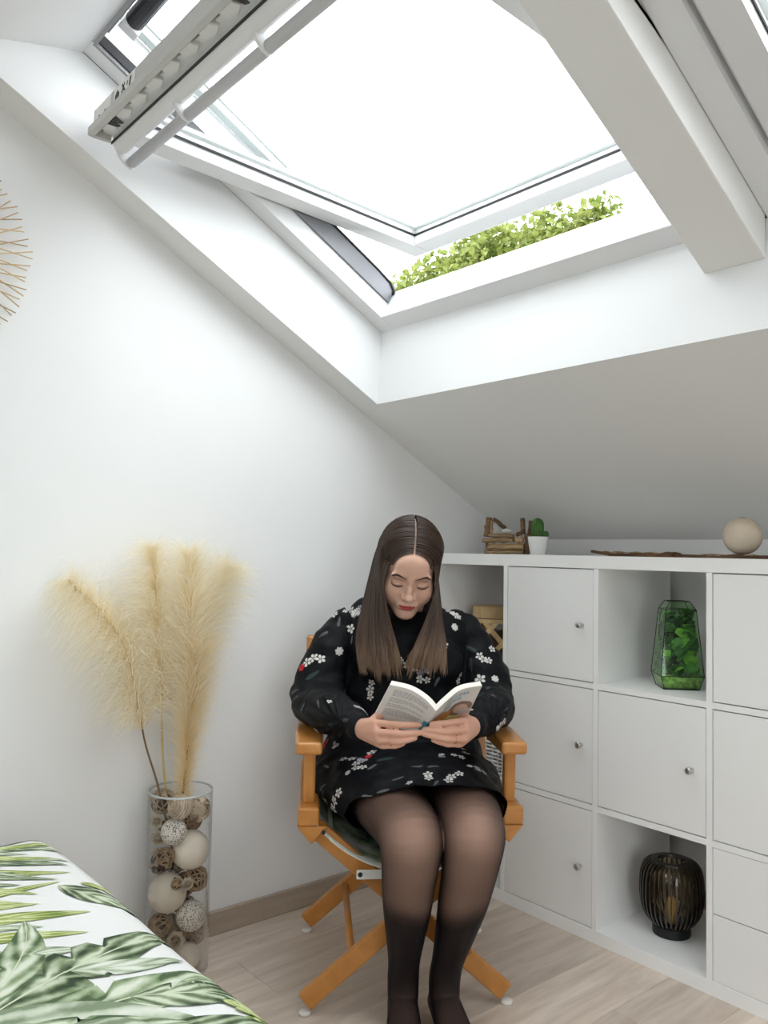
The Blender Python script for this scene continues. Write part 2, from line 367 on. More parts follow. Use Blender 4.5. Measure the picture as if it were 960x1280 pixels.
def sash(w, loc, rot, HW):
    HL, T, D = 0.530, 0.070, 0.052; E = HW-0.498
    m = MB()
    for sx in (-1, 1): m.box((min(sx*HW, sx*(HW-T)), -HL, 0), (max(sx*HW, sx*(HW-T)), HL, D))
    m.box((-HW+T, -HL, 0), (HW-T, -HL+T, D)); m.box((-HW+T, HL-T, 0), (HW-T, HL, D))
    s = m.build('sash', M_FRAME, w, bevel=0.004); s.location = loc; s.rotation_euler = rot
    # step along the outside of the sash
    q = MB(); e = 0.012
    for sx in (-1, 1): q.box((min(sx*HW, sx*(HW+e)), -HL, 0.022), (max(sx*HW, sx*(HW+e)), HL+e, D+0.02))
    q.box((-HW, HL, 0.022), (HW, HL+e, D+0.02))
    q.build('outer_step', M_FRAME, s, bevel=0.002)
    # black gasket round the pane, inner edge of the sash
    g = MB(); a = HW-T; b = HL-T
    for sx in (-1, 1): g.box((min(sx*a, sx*(a-0.0022)), -b, 0.030), (max(sx*a, sx*(a-0.0022)), b, 0.036))
    for sy in (-1, 1): g.box((-a, min(sy*b, sy*(b-0.0022)), 0.030), (a, max(sy*b, sy*(b-0.0022)), 0.036))
    g.build('rubber_gasket', M_RUBBER, s)
    MB().box((-a-0.01, -b-0.01, 0.036), (a+0.01, b+0.01, 0.040)).build('pane', M_GLASS, s)
    # spacer and outer cladding seen through the pane
    c = MB(); k = 0.012
    for sx in (-1, 1): c.box((min(sx*(a+0.02), sx*(a-k)), -b-0.02, 0.053), (max(sx*(a+0.02), sx*(a-k)), b+0.02, 0.062))
    for sy in (-1, 1): c.box((-a+k, min(sy*(b+0.02), sy*(b-k)), 0.053), (a-k, max(sy*(b+0.02), sy*(b-k)), 0.062))
    c.build('pane_spacer', mat('spacer_grey', (0.70, 0.74, 0.73), 0.4), s)
    c = MB()
    for sx in (-1, 1): c.box((min(sx*(a+0.006), sx*(HW+0.012)), -HL, 0.0625), (max(sx*(a+0.006), sx*(HW+0.012)), HL+0.012, 0.075))
    for sy in (-1, 1): c.box((-a, min(sy*(b+0.006), sy*(HL)), 0.0625), (a, max(sy*(b+0.006), sy*HL), 0.075))
    c.build('outer_cladding', M_GREYMETAL, s)
    # ventilation flap along the top edge
    lg = mat('flap_grey', (0.56, 0.555, 0.535), 0.5)
    v = MB()
    v.box((-0.489-E, -0.553, 0.002), (0.489+E, -0.545, 0.047))            # upright front with stickers
    v.box((-0.498-E, -0.562, -0.016), (0.498+E, -0.546, 0.004))           # lip
    v.box((-0.498-E, -0.546, -0.016), (-0.488-E, -0.505, 0.03)); v.box((0.488+E, -0.546, -0.016), (0.498+E, -0.505, 0.03))
    v.box((-0.488-E, -0.545, 0.018), (0.488+E, -0.505, 0.024))            # channel ceiling
    v.build('ventilation_flap', lg, s, bevel=0.0015)
    cl = mat('clip_grey', (0.72, 0.71, 0.69), 0.45)
    for i in range(13):
        xx = -0.46-E + i*0.083
        MB().prism([(xx, -0.545), (xx+0.045, -0.545), (xx+0.052, -0.522), (xx+0.02, -0.510), (xx-0.004, -0.525)], 2, -0.008, 0.020).build('filter_clip', cl, s, bevel=0.002, bseg=1)
    dk = mat('dark_slot', (0.05, 0.045, 0.04), 0.7)
    for xx in (-0.42-E, -0.40-E, 0.18-E): MB().prism([(xx, -0.542), (xx+0.02, -0.540), (xx+0.012, -0.515), (xx+0.002, -0.52)], 2, -0.011, -0.0085).build('flap_latch', dk, s)
    MB().box((-0.49-E, -0.5050, -0.0205), (0.49+E, -0.5032, -0.013)).build('flap_edge', dk, s)
    prof = [(-0.503, 0.004), (-0.503, -0.020), (-0.494, -0.033), (-0.478, -0.038), (-0.466, -0.032), (-0.460, -0.018), (-0.460, 0.004)]
    MB().prism(prof, 0, -0.488-E, 0.488+E).build('flap_cover', M_FRAME, s, bevel=0.003)
    st = mat('sticker_white', (0.80, 0.79, 0.77), 0.5)
    for (x0, x1) in ((-0.475, -0.38), (-0.36, -0.24)):
        MB().box((x0-E, -0.5545, 0.006), (x1-E, -0.5530, 0.043)).build('sticker', st, s)
    bk = mat('sticker_ink', (0.02, 0.02, 0.02), 0.6)
    def ink(poly, name='sticker_print'): MB().prism([(px_-E, pz_) for px_, pz_ in poly], 1, -0.5549, -0.5545).build(name, bk, s)
    for k in range(4): ink([(-0.47+k*0.018, 0.012), (-0.460+k*0.018, 0.012), (-0.460+k*0.018, 0.0135+0.004*(k % 2)), (-0.47+k*0.018, 0.0135+0.004*(k % 2))])
    ink([(-0.353, 0.010), (-0.330, 0.010), (-0.326, 0.022), (-0.338, 0.034), (-0.350, 0.024)])
    ink([(-0.318, 0.012), (-0.300, 0.036), (-0.295, 0.034), (-0.312, 0.010)]); ink([(-0.314, 0.034), (-0.309, 0.037), (-0.291, 0.014), (-0.296, 0.011)])
    ink([(-0.272, 0.012), (-0.264, 0.012), (-0.260, 0.036), (-0.268, 0.036)])
    ink([(-0.285, 0.022), (-0.281, 0.022), (-0.279, 0.032), (-0.283, 0.032)])
    # grip bar on curved brackets
    bar = mat('grip_grey', (0.52, 0.52, 0.53), 0.4)
    MB().tube([(-0.478-E, -0.452, -0.052), (0.478+E, -0.452, -0.052)], 0.0135, 18).build('grip_bar', bar, s, smooth=True)
    for xx in (-0.487-E, -0.175-E, 0.16-E, 0.487+E):
        pr = [(-0.496, -0.018), (-0.486, -0.044), (-0.466, -0.062), (-0.450, -0.0675), (-0.438, -0.058), (-0.440, -0.045), (-0.452, -0.036), (-0.462, -0.016)]
        MB().prism(pr, 0, xx-0.005, xx+0.005).build('grip_bracket', M_FRAME, s, bevel=0.0015)
    return s
s1 = sash(w1, (0, 0.0420, 0.0349), (TH - radians(2.8), 0, 0), 0.534)
s2 = sash(w2, (0, 0.0, 0.012), (0, 0, 0), 0.498)
for k, xx in enumerate((0.714, 1.952)):
    portal('daylight_portal', 1.1, 1.15, Matrix.Translation((xx, RLOC[1], RLOC[2])) @ Euler(RROT).to_matrix().to_4x4() @ Matrix.Translation((0, 0, 0.42 if k == 0 else 0.2)))

# ------------------------------------------------------------------ trees outside
def leaf_mat(name, c0, c1):
    m = bpy.data.materials.new(name); m.use_nodes = True; nt = m.node_tree; b = nt.nodes['Principled BSDF']
    tc = nt.nodes.new('ShaderNodeTexCoord'); n = nt.nodes.new('ShaderNodeTexNoise'); n.inputs['Scale'].default_value = 5.5; n.inputs['Detail'].default_value = 3
    nt.links.new(tc.outputs['Object'], n.inputs['Vector'])
    r = nt.nodes.new('ShaderNodeValToRGB'); r.color_ramp.elements[0].position = 0.38; r.color_ramp.elements[1].position = 0.62
    r.color_ramp.elements[0].color = c0+(1,); r.color_ramp.elements[1].color = c1+(1,)
    nt.links.new(n.outputs['Fac'], r.inputs['Fac']); nt.links.new(r.outputs['Color'], b.inputs['Base Color'])
    b.inputs['Roughness'].default_value = 0.5
    tr = nt.nodes.new('ShaderNodeBsdfTranslucent'); nt.links.new(r.outputs['Color'], tr.inputs['Color'])
    mx = nt.nodes.new('ShaderNodeMixShader'); mx.inputs[0].default_value = 0.4
    nt.links.new(b.outputs[0], mx.inputs[1]); nt.links.new(tr.outputs[0], mx.inputs[2]); nt.links.new(mx.outputs[0], nt.nodes['Material Output'].inputs['Surface'])
    return m
M_LEAF = leaf_mat('tree_leaf', (0.13, 0.175, 0.035), (0.27, 0.305, 0.085))
M_BARK = mat('tree_bark', (0.05, 0.04, 0.03), 0.9, noise_amt=0.3)
def tree(name, label, base, blobs, n, rnd):
    t = thing(name, label, 'tree', base, 0, 'trees outside the roof windows')
    B = Vector(base)
    tr = MB(); top = Vector((0, 0, blobs[0][2]-base[2]))
    tr.tube([(0,0,0), (0.05, 0.0, top.z*0.35), (0.0, 0.05, top.z*0.7), tuple(top)], [0.20, 0.16, 0.10, 0.03], 8); tr.build('trunk', M_BARK, t, smooth=True)
    for (x, y, z, r) in blobs:
        p = Vector((x, y, z))-B; MB().tube([(0, 0, p.z-1.4), tuple(Vector((p.x*0.5, p.y*0.5, p.z-0.6))), tuple(p)], [0.05, 0.03, 0.01], 6).build('branch', M_BARK, t, smooth=True)
    m = MB(); tot = sum(r**3 for *_, r in blobs)
    for (x, y, z, r) in blobs:
        for _ in range(int(n*r**3/tot)):
            d = Vector((rnd.gauss(0,1), rnd.gauss(0,1), rnd.gauss(0,1))).normalized()
            q = r*(rnd.random()**0.4)*(1+0.22*noise.noise(d*2.6+Vector((x, y, z))))
            c = Vector((x, y, z)) + Vector((d.x*q, d.y*q, d.z*q*0.85)) - B
            R = Euler((rnd.uniform(-1, 1), rnd.uniform(-1, 1), rnd.uniform(0, 6.28))).to_matrix()
            L = rnd.uniform(0.06, 0.12); W = L*0.33
            vs = [c + R @ Vector(v) for v in ((0,0,0), (L*0.45, W, 0.012), (L, 0, -0.01), (L*0.45, -W, 0.012), (L*0.5, 0, -0.004))]
            m.add(vs, [(0, 4, 1), (1, 4, 2), (0, 3, 4), (3, 2, 4)])
    tag(m.build('leaf_crown', M_LEAF, t, fix=False), kind='stuff')
    return t
rnd = random.Random(11)
tree('leafy_tree', 'bright green leafy tree seen under the tilted window sash', (-2.9, 4.1, -5.0),
     [(-3.3, 4.0, 3.85, 0.62), (-2.5, 4.0, 3.85, 0.55), (-4.3, 4.3, 3.90, 0.62), (-3.0, 4.2, 3.5, 0.6), (-5.0, 4.2, 3.7, 0.6), (-1.5, 4.0, 3.55, 0.4), (-3.9, 4.0, 3.35, 0.55), (-1.75, 3.9, 3.35, 0.5), (-5.2, 4.6, 3.9, 0.6), (-2.7, 3.7, 3.1, 0.6), (-4.7, 4.2, 3.2, 0.6), (-2.1, 4.0, 4.12, 0.22), (-3.5, 3.9, 4.2, 0.25)], 24000, rnd)
tree('slender_tree', 'sprig of green leaves seen through the closed roof window', (-0.1, 4.4, -5.0),
     [(-0.15, 4.4, 4.75, 0.42), (0.35, 4.6, 4.4, 0.5), (0.9, 4.6, 4.3, 0.5)], 2500, rnd)

# ------------------------------------------------------------------ cube shelf
T_, t_, c_ = 0.038, 0.016, 0.336
S0 = -0.01405; SH = 3*c_+2*t_+2*T_; SD = 0.39; SW = 4*c_+3*t_+2*T_
sh = thing('cube_shelf', 'white cube shelf unit with doors, drawers and open compartments under the slope', 'shelf', (0, 0, 0))
MB().box((0.002, 0, SH-T_), (S0+SW, SD, SH)).build('top_board', M_SHELF, sh, bevel=0.0012)
MB().box((0.0145, 0, 0), (S0+SW, SD, T_)).build('bottom_board', M_SHELF, sh, bevel=0.0012)
MB().box((0.0145, 0.0003, T_), (S0+T_, SD, SH-T_)).build('side_board', M_SHELF, sh)
MB().box((S0+SW-T_, 0.0003, T_), (S0+SW, SD, SH-T_)).build('side_board', M_SHELF, sh)
def cellx(k): return S0+T_+k*(c_+t_)
def cellz(k): return T_+(2-k)*(c_+t_)       # row 0 on top
for k in range(3):
    x = cellx(k)+c_; MB().box((x, 0.0005, T_), (x+t_, SD, SH-T_)).build('divider', M_SHELF, sh)
for k in range(4):
    for j in (1, 2):
        z = cellz(j)+c_; MB().box((cellx(k), 0.001, z), (cellx(k)+c_, SD, z+t_)).build('shelf_board', M_SHELF, sh)
M_DOOR = mat('white_door', (0.82, 0.815, 0.805), 0.42, spec=0.35)
def knob2(door, x, z, y0):
    prof = [(0.0055, 0.0), (0.0045, -0.008), (0.0055, -0.014), (0.0092, -0.018), (0.0092, -0.0225), (0.0075, -0.0245), (0.0, -0.0245)]
    n = 20; vs = []; fs = []
    for (r, d) in prof:
        for i in range(n): a = 2*pi*i/n; vs.append((x+r*cos(a), y0+d, z+r*sin(a)))
    for i in range(len(prof)-1):
        for k in range(n): fs.append((i*n+k, i*n+(k+1) % n, (i+1)*n+(k+1) % n, (i+1)*n+k))
    o = MB().add(vs, fs).build('knob', M_STEEL, door, smooth=True); tag(o, 'small brushed steel knob')
def door(col, row, name='door'):
    g = 0.0021; x = cellx(col); z = cellz(row)
    d = MB().box((x+g, 0.002, z+g+0.0008), (x+c_-g, 0.018, z+c_-g-0.001)).build(name, M_DOOR, sh, bevel=0.0008)
    knob2(d, x+c_-0.040, z+c_*0.5, 0.002)
    MB().box((x+0.002, 0.02, z+0.002), (x+c_-0.002, 0.022, z+c_-0.002)).build('insert_back', M_DOOR, sh)
for row in range(3): door(1, row)
door(2, 1); door(3, 0); door(3, 1)
for k in range(2):
    x = cellx(3); z = cellz(2); h = c_/2
    d = MB().box((x+0.0016, 0.002, z+k*h+0.0014), (x+c_-0.0016, 0.018, z+(k+1)*h-0.0014)).build('drawer', M_DOOR, sh, bevel=0.0008)
    knob2(d, x+c_/2, z+(k+0.5)*h, 0.002)
# ------------------------------------------------------------------ bed with leaf-print duvet
BX0, BX1, BY0, BY1, BZ = 0.27, 2.36, -3.15, -1.405, 0.505
def duvet_z(x, y):
    """height of the duvet's upper side: rounded rim, soft quilting waves"""
    dx = min(x-BX0, BX1-x); dy = min(BY1-y, y-BY0); R = 0.13
    ex = max(0.0, 1-dx/R); ey = max(0.0, 1-dy/0.07)
    d = min(1.0, sqrt(ex*ex+ey*ey))
    z = BZ - 0.085*(1-sqrt(max(0.0, 1-d*d)))
    return z + 0.006*noise.noise(Vector((x*4, y*4, 0))) - 0.004
bed = thing('bed', 'bed made up with a white duvet printed with green banana and palm leaves', 'bed', (0, 0, 0))
NX, NY = 90, 76
vs = []; fs = []
for j in range(NY+1):
    for i in range(NX+1):
        x = BX0 + (BX1-BX0)*i/NX; y = BY0 + (BY1-BY0)*j/NY; vs.append((x, y, duvet_z(x, y)))
for j in range(NY):
    for i in range(NX): a = j*(NX+1)+i; fs.append((a, a+1, a+NX+2, a+NX+1))
# hanging skirt of the duvet
per = [(i, 0) for i in range(NX)] + [(NX, j) for j in range(NY)] + [(i, NY) for i in range(NX, 0, -1)] + [(0, j) for j in range(NY, 0, -1)]
o0 = len(vs); n = len(per); hx, hy = (BX0+BX1)/2, (BY0+BY1)/2
for lv, (off, z) in enumerate(((0.012, 0.40), (0.010, 0.34), (0.004, 0.27))):
    for k, (i, j) in enumerate(per):
        x = BX0 + (BX1-BX0)*i/NX; y = BY0 + (BY1-BY0)*j/NY
        w = off + 0.010*sin(k*0.55)*lv/2
        sx = -1 if i == 0 else (1 if i == NX else 0); sy = -1 if j == 0 else (1 if j == NY else 0)
        vs.append((x+sx*w, y+sy*w, z))
for k in range(n):
    a, b = per[k], per[(k+1) % n]
    fs.append((a[1]*(NX+1)+a[0], o0+k, o0+(k+1) % n, b[1]*(NX+1)+b[0]))
    for lv in range(2): fs.append((o0+lv*n+k, o0+(lv+1)*n+k, o0+(lv+1)*n+(k+1) % n, o0+lv*n+(k+1) % n))
M_DUVET = mat('duvet_cotton', (0.80, 0.80, 0.79), 0.85, spec=0.2, bump=0.1, bump_scale=400)
duvet = MB().add(vs, fs).build('duvet', M_DUVET, bed, smooth=True)
MB().box((BX0+0.05, BY0+0.05, 0.18), (BX1-0.05, BY1-0.05, 0.40)).build('mattress', mat('mattress_ticking', (0.75, 0.75, 0.74), 0.9), bed, bevel=0.03)
MB().box((BX0+0.03, BY0+0.03, 0.07), (BX1-0.03, BY1-0.03, 0.178)).build('bed_base', mat('bed_base', (0.72, 0.71, 0.70), 0.7), bed, bevel=0.006)
for (x, y) in ((BX0+0.1, BY0+0.1), (BX1-0.1, BY0+0.1), (BX0+0.1, BY1-0.1), (BX1-0.1, BY1-0.1)):
    MB().lathe([(0.022, 0), (0.028, 0.071)], 14, (x, y, 0), True, True).build('leg', mat('bed_leg', (0.4, 0.3, 0.2), 0.5), bed)

def print_mat(name, deep, mid, pale, rib, vein_scale=26):
    """watercolour leaf: attribute leaf_uv holds (along, across) coordinates of the printed leaf"""
    m = bpy.data.materials.new(name); m.use_nodes = True; nt = m.node_tree; b = nt.nodes['Principled BSDF']
    b.inputs['Roughness'].default_value = 0.85; b.inputs['Specular IOR Level'].default_value = 0.2
    at = nt.nodes.new('ShaderNodeAttribute'); at.attribute_name = 'leaf_uv'
    sp = nt.nodes.new('ShaderNodeSeparateXYZ'); nt.links.new(at.outputs['Vector'], sp.inputs[0])
    def M(op, a, b_=None, c=None):
        k = nt.nodes.new('ShaderNodeMath'); k.operation = op
        for i, q in enumerate((a, b_, c)):
            if q is None: continue
            if isinstance(q, (int, float)): k.inputs[i].default_value = q
            else: nt.links.new(q, k.inputs[i])
        return k.outputs[0]
    u, v = sp.outputs['X'], sp.outputs['Y']
    av = M('ABSOLUTE', v)
    tc = nt.nodes.new('ShaderNodeTexCoord')
    nz = nt.nodes.new('ShaderNodeTexNoise'); nz.inputs['Scale'].default_value = 14; nz.inputs['Detail'].default_value = 4; nt.links.new(tc.outputs['Object'], nz.inputs['Vector'])
    nz2 = nt.nodes.new('ShaderNodeTexNoise'); nz2.inputs['Scale'].default_value = 55; nz2.inputs['Detail'].default_value = 3; nt.links.new(tc.outputs['Object'], nz2.inputs['Vector'])
    ph = M('MULTIPLY', M('SUBTRACT', u, M('MULTIPLY', av, 0.35)), vein_scale)
    ph = M('ADD', ph, M('MULTIPLY', nz2.outputs['Fac'], 2.2))
    st = M('MULTIPLY_ADD', M('SINE', ph), 0.5, 0.5)
    tone = M('ADD', M('MULTIPLY', st, 0.30), M('MULTIPLY', nz.outputs['Fac'], 1.05))
    tone = M('SUBTRACT', tone, M('MULTIPLY', M('POWER', av, 3.0), 0.18))
    r = nt.nodes.new('ShaderNodeValToRGB'); e = r.color_ramp.elements
    e[0].position = 0.44; e[0].color = deep+(1,); e[1].position = 0.86; e[1].color = pale+(1,)
    k = e.new(0.62); k.color = mid+(1,)
    nt.links.new(tone, r.inputs['Fac'])
    mr = nt.nodes.new('ShaderNodeMix'); mr.data_type = 'RGBA'
    nt.links.new(M('LESS_THAN', av, 0.035), mr.inputs[0]); nt.links.new(r.outputs['Color'], mr.inputs[6]); mr.inputs[7].default_value = rib+(1,)
    nt.links.new(mr.outputs[2], b.inputs['Base Color'])
    return m
PM = [print_mat('print_dark_leaf', (0.045, 0.070, 0.038), (0.19, 0.25, 0.14), (0.60, 0.66, 0.50), (0.62, 0.66, 0.50)),
      print_mat('print_mid_leaf', (0.08, 0.125, 0.06), (0.33, 0.41, 0.25), (0.68, 0.72, 0.60), (0.62, 0.66, 0.50), 20),
      print_mat('print_pale_leaf', (0.22, 0.28, 0.18), (0.50, 0.56, 0.43), (0.72, 0.74, 0.66), (0.35, 0.42, 0.28), 18),
      print_mat('print_lime_leaf', (0.16, 0.22, 0.05), (0.40, 0.47, 0.15), (0.70, 0.74, 0.45), (0.30, 0.36, 0.12), 30)]
class LeafPrint:
    def __init__(s, parent): s.parent = parent
    def leaf(s, a, b, w, k, bend=0.0, lobes=0, seed=0, lift=0.0):
        a = Vector(a); b = Vector(b); d = b-a; nrm = Vector((-d.y, d.x)); nu, nv = 26, 8; o = 0; s.v = []; s.f = []; s.uv = []; q = random.Random(seed)
        cut = [q.uniform(0.2, 0.9) for _ in range(lobes)]
        for i in range(nu+1):
            u = i/nu; c = a + d*u + nrm*bend*4*u*(1-u)
            prof = (sin(pi*min(1, u**0.75))**0.8) if 0 < u < 1 else 0.0
            for j in range(nv+1):
                v = j/nv*2-1; ww = w*prof
                for c_u in cut:
                    if (v > 0) == (int(c_u*1000) % 2 == 0) and abs(u-c_u-0.05*abs(v)) < 0.018: ww *= 0.5
                p = c + nrm.normalized()*v*ww - d.normalized()*abs(v)*ww*(-0.25)
                z = duvet_z(min(max(p.x, BX0), BX1), min(max(p.y, BY0), BY1))
                if p.y > BY1 or p.x < BX0 or p.x > BX1 or p.y < BY0:
                    p = Vector((min(max(p.x, BX0+0.001), BX1-0.001), min(max(p.y, BY0+0.001), BY1-0.001)))
                    z = duvet_z(p.x, p.y)
                s.v.append((p.x, p.y, z+0.0012+lift)); s.uv.append((u, v, 0))
        for i in range(nu):
            for j in range(nv):
                t = o+i*(nv+1)+j; s.f.append((t, t+1, t+nv+2, t+nv+1))
        s.build(k)
    def build(s, k):
        me = bpy.data.meshes.new('printed_leaf'); me.from_pydata(s.v, [], s.f); me.materials.append(PM[k])
        me.polygons.foreach_set('use_smooth', [True]*len(s.f))
        at = me.attributes.new('leaf_uv', 'FLOAT_VECTOR', 'POINT'); at.data.foreach_set('vector', [c for t in s.uv for c in t])
        return link('printed_leaf', me, s.parent)
LP = LeafPrint(duvet)
# palm fronds by the far corner
for k, (a, b, w, c) in enumerate([((0.30, -1.66), (0.47, -1.43), 0.018, 0), ((0.33, -1.70), (0.53, -1.44), 0.016, 1), ((0.30, -1.58), (0.36, -1.44), 0.016, 1), ((0.36, -1.72), (0.60, -1.47), 0.018, 3),
        ((0.40, -1.74), (0.62, -1.50), 0.015, 0), ((0.34, -1.60), (0.42, -1.42), 0.014, 3), ((0.46, -1.74), (0.66, -1.55), 0.016, 3), ((0.28, -1.62), (0.32, -1.47), 0.014, 0)]):
    LP.leaf(a, b, w, c, 0.03*(-1)**k, 0, k, 0.00005*k)
for k, (a, b, w, c) in enumerate([((0.31, -1.72), (0.45, -1.50), 0.014, 1), ((0.36, -1.66), (0.50, -1.50), 0.014, 0), ((0.42, -1.68), (0.58, -1.53), 0.014, 1), ((0.38, -1.60), (0.50, -1.47), 0.012, 3), ((0.50, -1.72), (0.60, -1.56), 0.014, 0), ((0.29, -1.56), (0.34, -1.46), 0.012, 3), ((0.44, -1.60), (0.56, -1.46), 0.012, 0), ((0.55, -1.70), (0.68, -1.58), 0.013, 3)]):
    LP.leaf(a, b, w, c, 0.05*(-1)**k, 0, 60+k, 0.0003+0.00005*k)
# lime pointed fronds
for k, (a, b, w, c) in enumerate([((0.66, -1.80), (0.78, -1.50), 0.024, 3), ((0.60, -1.78), (0.63, -1.50), 0.018, 3), ((0.74, -1.78), (0.85, -1.53), 0.020, 3), ((0.62, -1.74), (0.70, -1.56), 0.016, 3), ((0.70, -1.76), (0.79, -1.58), 0.014, 1)]):
    LP.leaf(a, b, w, c, 0.02, 0, 20+k, 0.0001+0.00005*k)
LP.leaf((0.645, -1.51), (0.815, -1.413), 0.022, 0, -0.05, 0, 31, 0.0003)
LP.leaf((0.66, -1.475), (0.72, -1.42), 0.010, 3, 0.0, 0, 32, 0.0003)
LP.leaf((0.86, -1.76), (0.90, -1.56), 0.030, 2, 0.06, 2, 71, 0.0003); LP.leaf((0.96, -1.60), (1.02, -1.45), 0.022, 2, -0.05, 1, 72, 0.00095); LP.leaf((1.10, -1.66), (1.20, -1.56), 0.030, 2, 0.05, 2, 73, 0.00105)
# big banana leaves
LP.leaf((1.02, -1.74), (0.915, -1.412), 0.062, 0, 0.05, 5, 41, 0.0004)
LP.leaf((1.05, -1.72), (1.085, -1.415), 0.055, 1, -0.04, 5, 42, 0.0005)
LP.leaf((1.08, -1.56), (1.185, -1.415), 0.034, 0, 0.05, 2, 43, 0.0006)
LP.leaf((1.00, -1.78), (1.24, -1.49), 0.050, 2, 0.05, 4, 44, 0.0007)
LP.leaf((1.00, -1.75), (0.75, -1.60), 0.036, 1, -0.10, 2, 45, 0.00045)
LP.leaf((1.17, -1.56), (1.27, -1.42), 0.030, 0, -0.04, 1, 46, 0.0008)
LP.leaf((1.165, -1.465), (1.20, -1.425), 0.012, 3, 0.0, 0, 47, 0.0010)
LP.leaf((1.19, -1.46), (1.235, -1.42), 0.012, 3, 0.1, 0, 48, 0.0010)
LP.leaf((1.06, -1.70), (1.19, -1.52), 0.030, 1, -0.03, 2, 49, 0.0009)
LP.leaf((1.24, -1.52), (1.36, -1.42), 0.035, 1, 0.02, 2, 50, 0.0009)
rb = random.Random(3)
for k in range(46):       # the rest of the duvet, beyond the picture
    x = rb.uniform(0.45, 2.15); y = rb.uniform(-3.0, -1.5); a = rb.uniform(0, 6.28); L = rb.uniform(0.22, 0.42)
    if x < 1.35 and y > -1.85: continue
    LP.leaf((x, y), (x+L*cos(a), y+L*sin(a)), rb.uniform(0.03, 0.07), rb.choice((0, 0, 1, 1, 2, 3)), rb.uniform(-0.08, 0.08), rb.randint(0, 4), 100+k, 0.0002+0.00006*k)

# ------------------------------------------------------------------ glass vase with decorative balls
VX, VY, VR, VH = 0.115, -1.006, 0.0845, 0.468
vase = thing('glass_vase', 'tall clear glass cylinder vase standing by the gable wall', 'vase', (VX, VY, 0))
MB().lathe([(0.0, 0.0), (VR-0.004, 0.0), (VR, 0.004), (VR, VH), (VR-0.0015, VH+0.002), (VR-0.003, VH), (VR-0.003, 0.012), (0.0, 0.012)], 64).build('vase_body', M_VASEGLASS, vase, smooth=True)
MB().lathe([(VR+0.0004, VH-0.002), (VR+0.0006, VH+0.001), (VR-0.0015, VH+0.0032), (VR-0.0036, VH+0.001), (VR-0.0034, VH-0.002)], 64).build('vase_rim', mat('rim_glass', (0.42, 0.45, 0.45), 0.1, spec=0.6), vase, smooth=True)
VF = Vector((0.893, -0.451, 0)); VLAT = Vector((0.451, 0.893, 0))          # towards / across the viewing side
RATTAN = mat('rattan_brown', (0.34, 0.225, 0.13), 0.7, noise_amt=0.35, noise_scale=60)
RATTAN_CORE = mat('rattan_core', (0.05, 0.032, 0.02), 0.9)
RATTAN_G = mat('rattan_grey', (0.36, 0.28, 0.19), 0.75, noise_amt=0.35, noise_scale=60)
ROPE = mat('rope_natural', (0.47, 0.37, 0.27), 0.85, noise_amt=0.2, noise_scale=120)
WHITEBALL = mat('white_wood_ball', (0.74, 0.66, 0.56), 0.65, noise_amt=0.05, noise_scale=30)
SHAVE = mat('wood_shaving', (0.50, 0.40, 0.29), 0.75, noise_amt=0.25, noise_scale=50)
PETAL = mat('dried_petal', (0.56, 0.48, 0.37), 0.8, noise_amt=0.2, noise_scale=60)
def dotted_mat():
    m = bpy.data.materials.new('dotted_white'); m.use_nodes = True; nt = m.node_tree; b = nt.nodes['Principled BSDF']
    tc = nt.nodes.new('ShaderNodeTexCoord'); vo = nt.nodes.new('ShaderNodeTexVoronoi'); vo.inputs['Scale'].default_value = 190; vo.inputs['Randomness'].default_value = 0.55
    nt.links.new(tc.outputs['Object'], vo.inputs['Vector'])
    r = nt.nodes.new('ShaderNodeValToRGB'); r.color_ramp.interpolation = 'LINEAR'; e = r.color_ramp.elements
    e[0].position = 0.30; e[0].color = (0.10, 0.07, 0.05, 1); e[1].position = 0.42; e[1].color = (0.70, 0.65, 0.58, 1)
    nt.links.new(vo.outputs['Distance'], r.inputs['Fac']); nt.links.new(r.outputs['Color'], b.inputs['Base Color']); b.inputs['Roughness'].default_value = 0.7
    bp = nt.nodes.new('ShaderNodeBump'); bp.inputs['Strength'].default_value = 0.6; bp.inputs['Distance'].default_value = 0.002
    nt.links.new(r.outputs['Color'], bp.inputs['Height']); nt.links.new(bp.outputs['Normal'], b.inputs['Normal'])
    return m
DOTTED = dotted_mat()
def ribbed_mat():
    m = bpy.data.materials.new('ribbed_white'); m.use_nodes = True; nt = m.node_tree; b = nt.nodes['Principled BSDF']
    tc = nt.nodes.new('ShaderNodeTexCoord'); w = nt.nodes.new('ShaderNodeTexWave'); w.inputs['Scale'].default_value = 85; w.inputs['Distortion'].default_value = 1.0; w.bands_direction = 'X'
    nt.links.new(tc.outputs['Object'], w.inputs['Vector'])
    r = nt.nodes.new('ShaderNodeValToRGB'); r.color_ramp.elements[0].color = (0.52, 0.44, 0.35, 1); r.color_ramp.elements[1].color = (0.74, 0.68, 0.58, 1)
    nt.links.new(w.outputs['Fac'], r.inputs['Fac']); nt.links.new(r.outputs['Color'], b.inputs['Base Color']); b.inputs['Roughness'].default_value = 0.7
    return m
RIBBED = ribbed_mat()
def wrapped(core, core_r, r, n, rad, mt, seed, parent):
    q = random.Random(seed); m = MB()
    for k in range(n):
        ax = Vector((q.gauss(0,1), q.gauss(0,1), q.gauss(0,1))).normalized(); u = ax.orthogonal().normalized(); w = ax.cross(u); h = q.uniform(-0.55, 0.55)*r
        rr = sqrt(max(1e-6, r*r-h*h)); pts = [ax*h + (u*cos(a)+w*sin(a))*rr*q.uniform(0.97, 1.02) for a in [2*pi*i/22 for i in range(23)]]
        pts[-1] = pts[0]; m.tube(pts, rad, 5, caps=False)
    return m.build('woven_strand', mt, parent, smooth=True, fix=False)
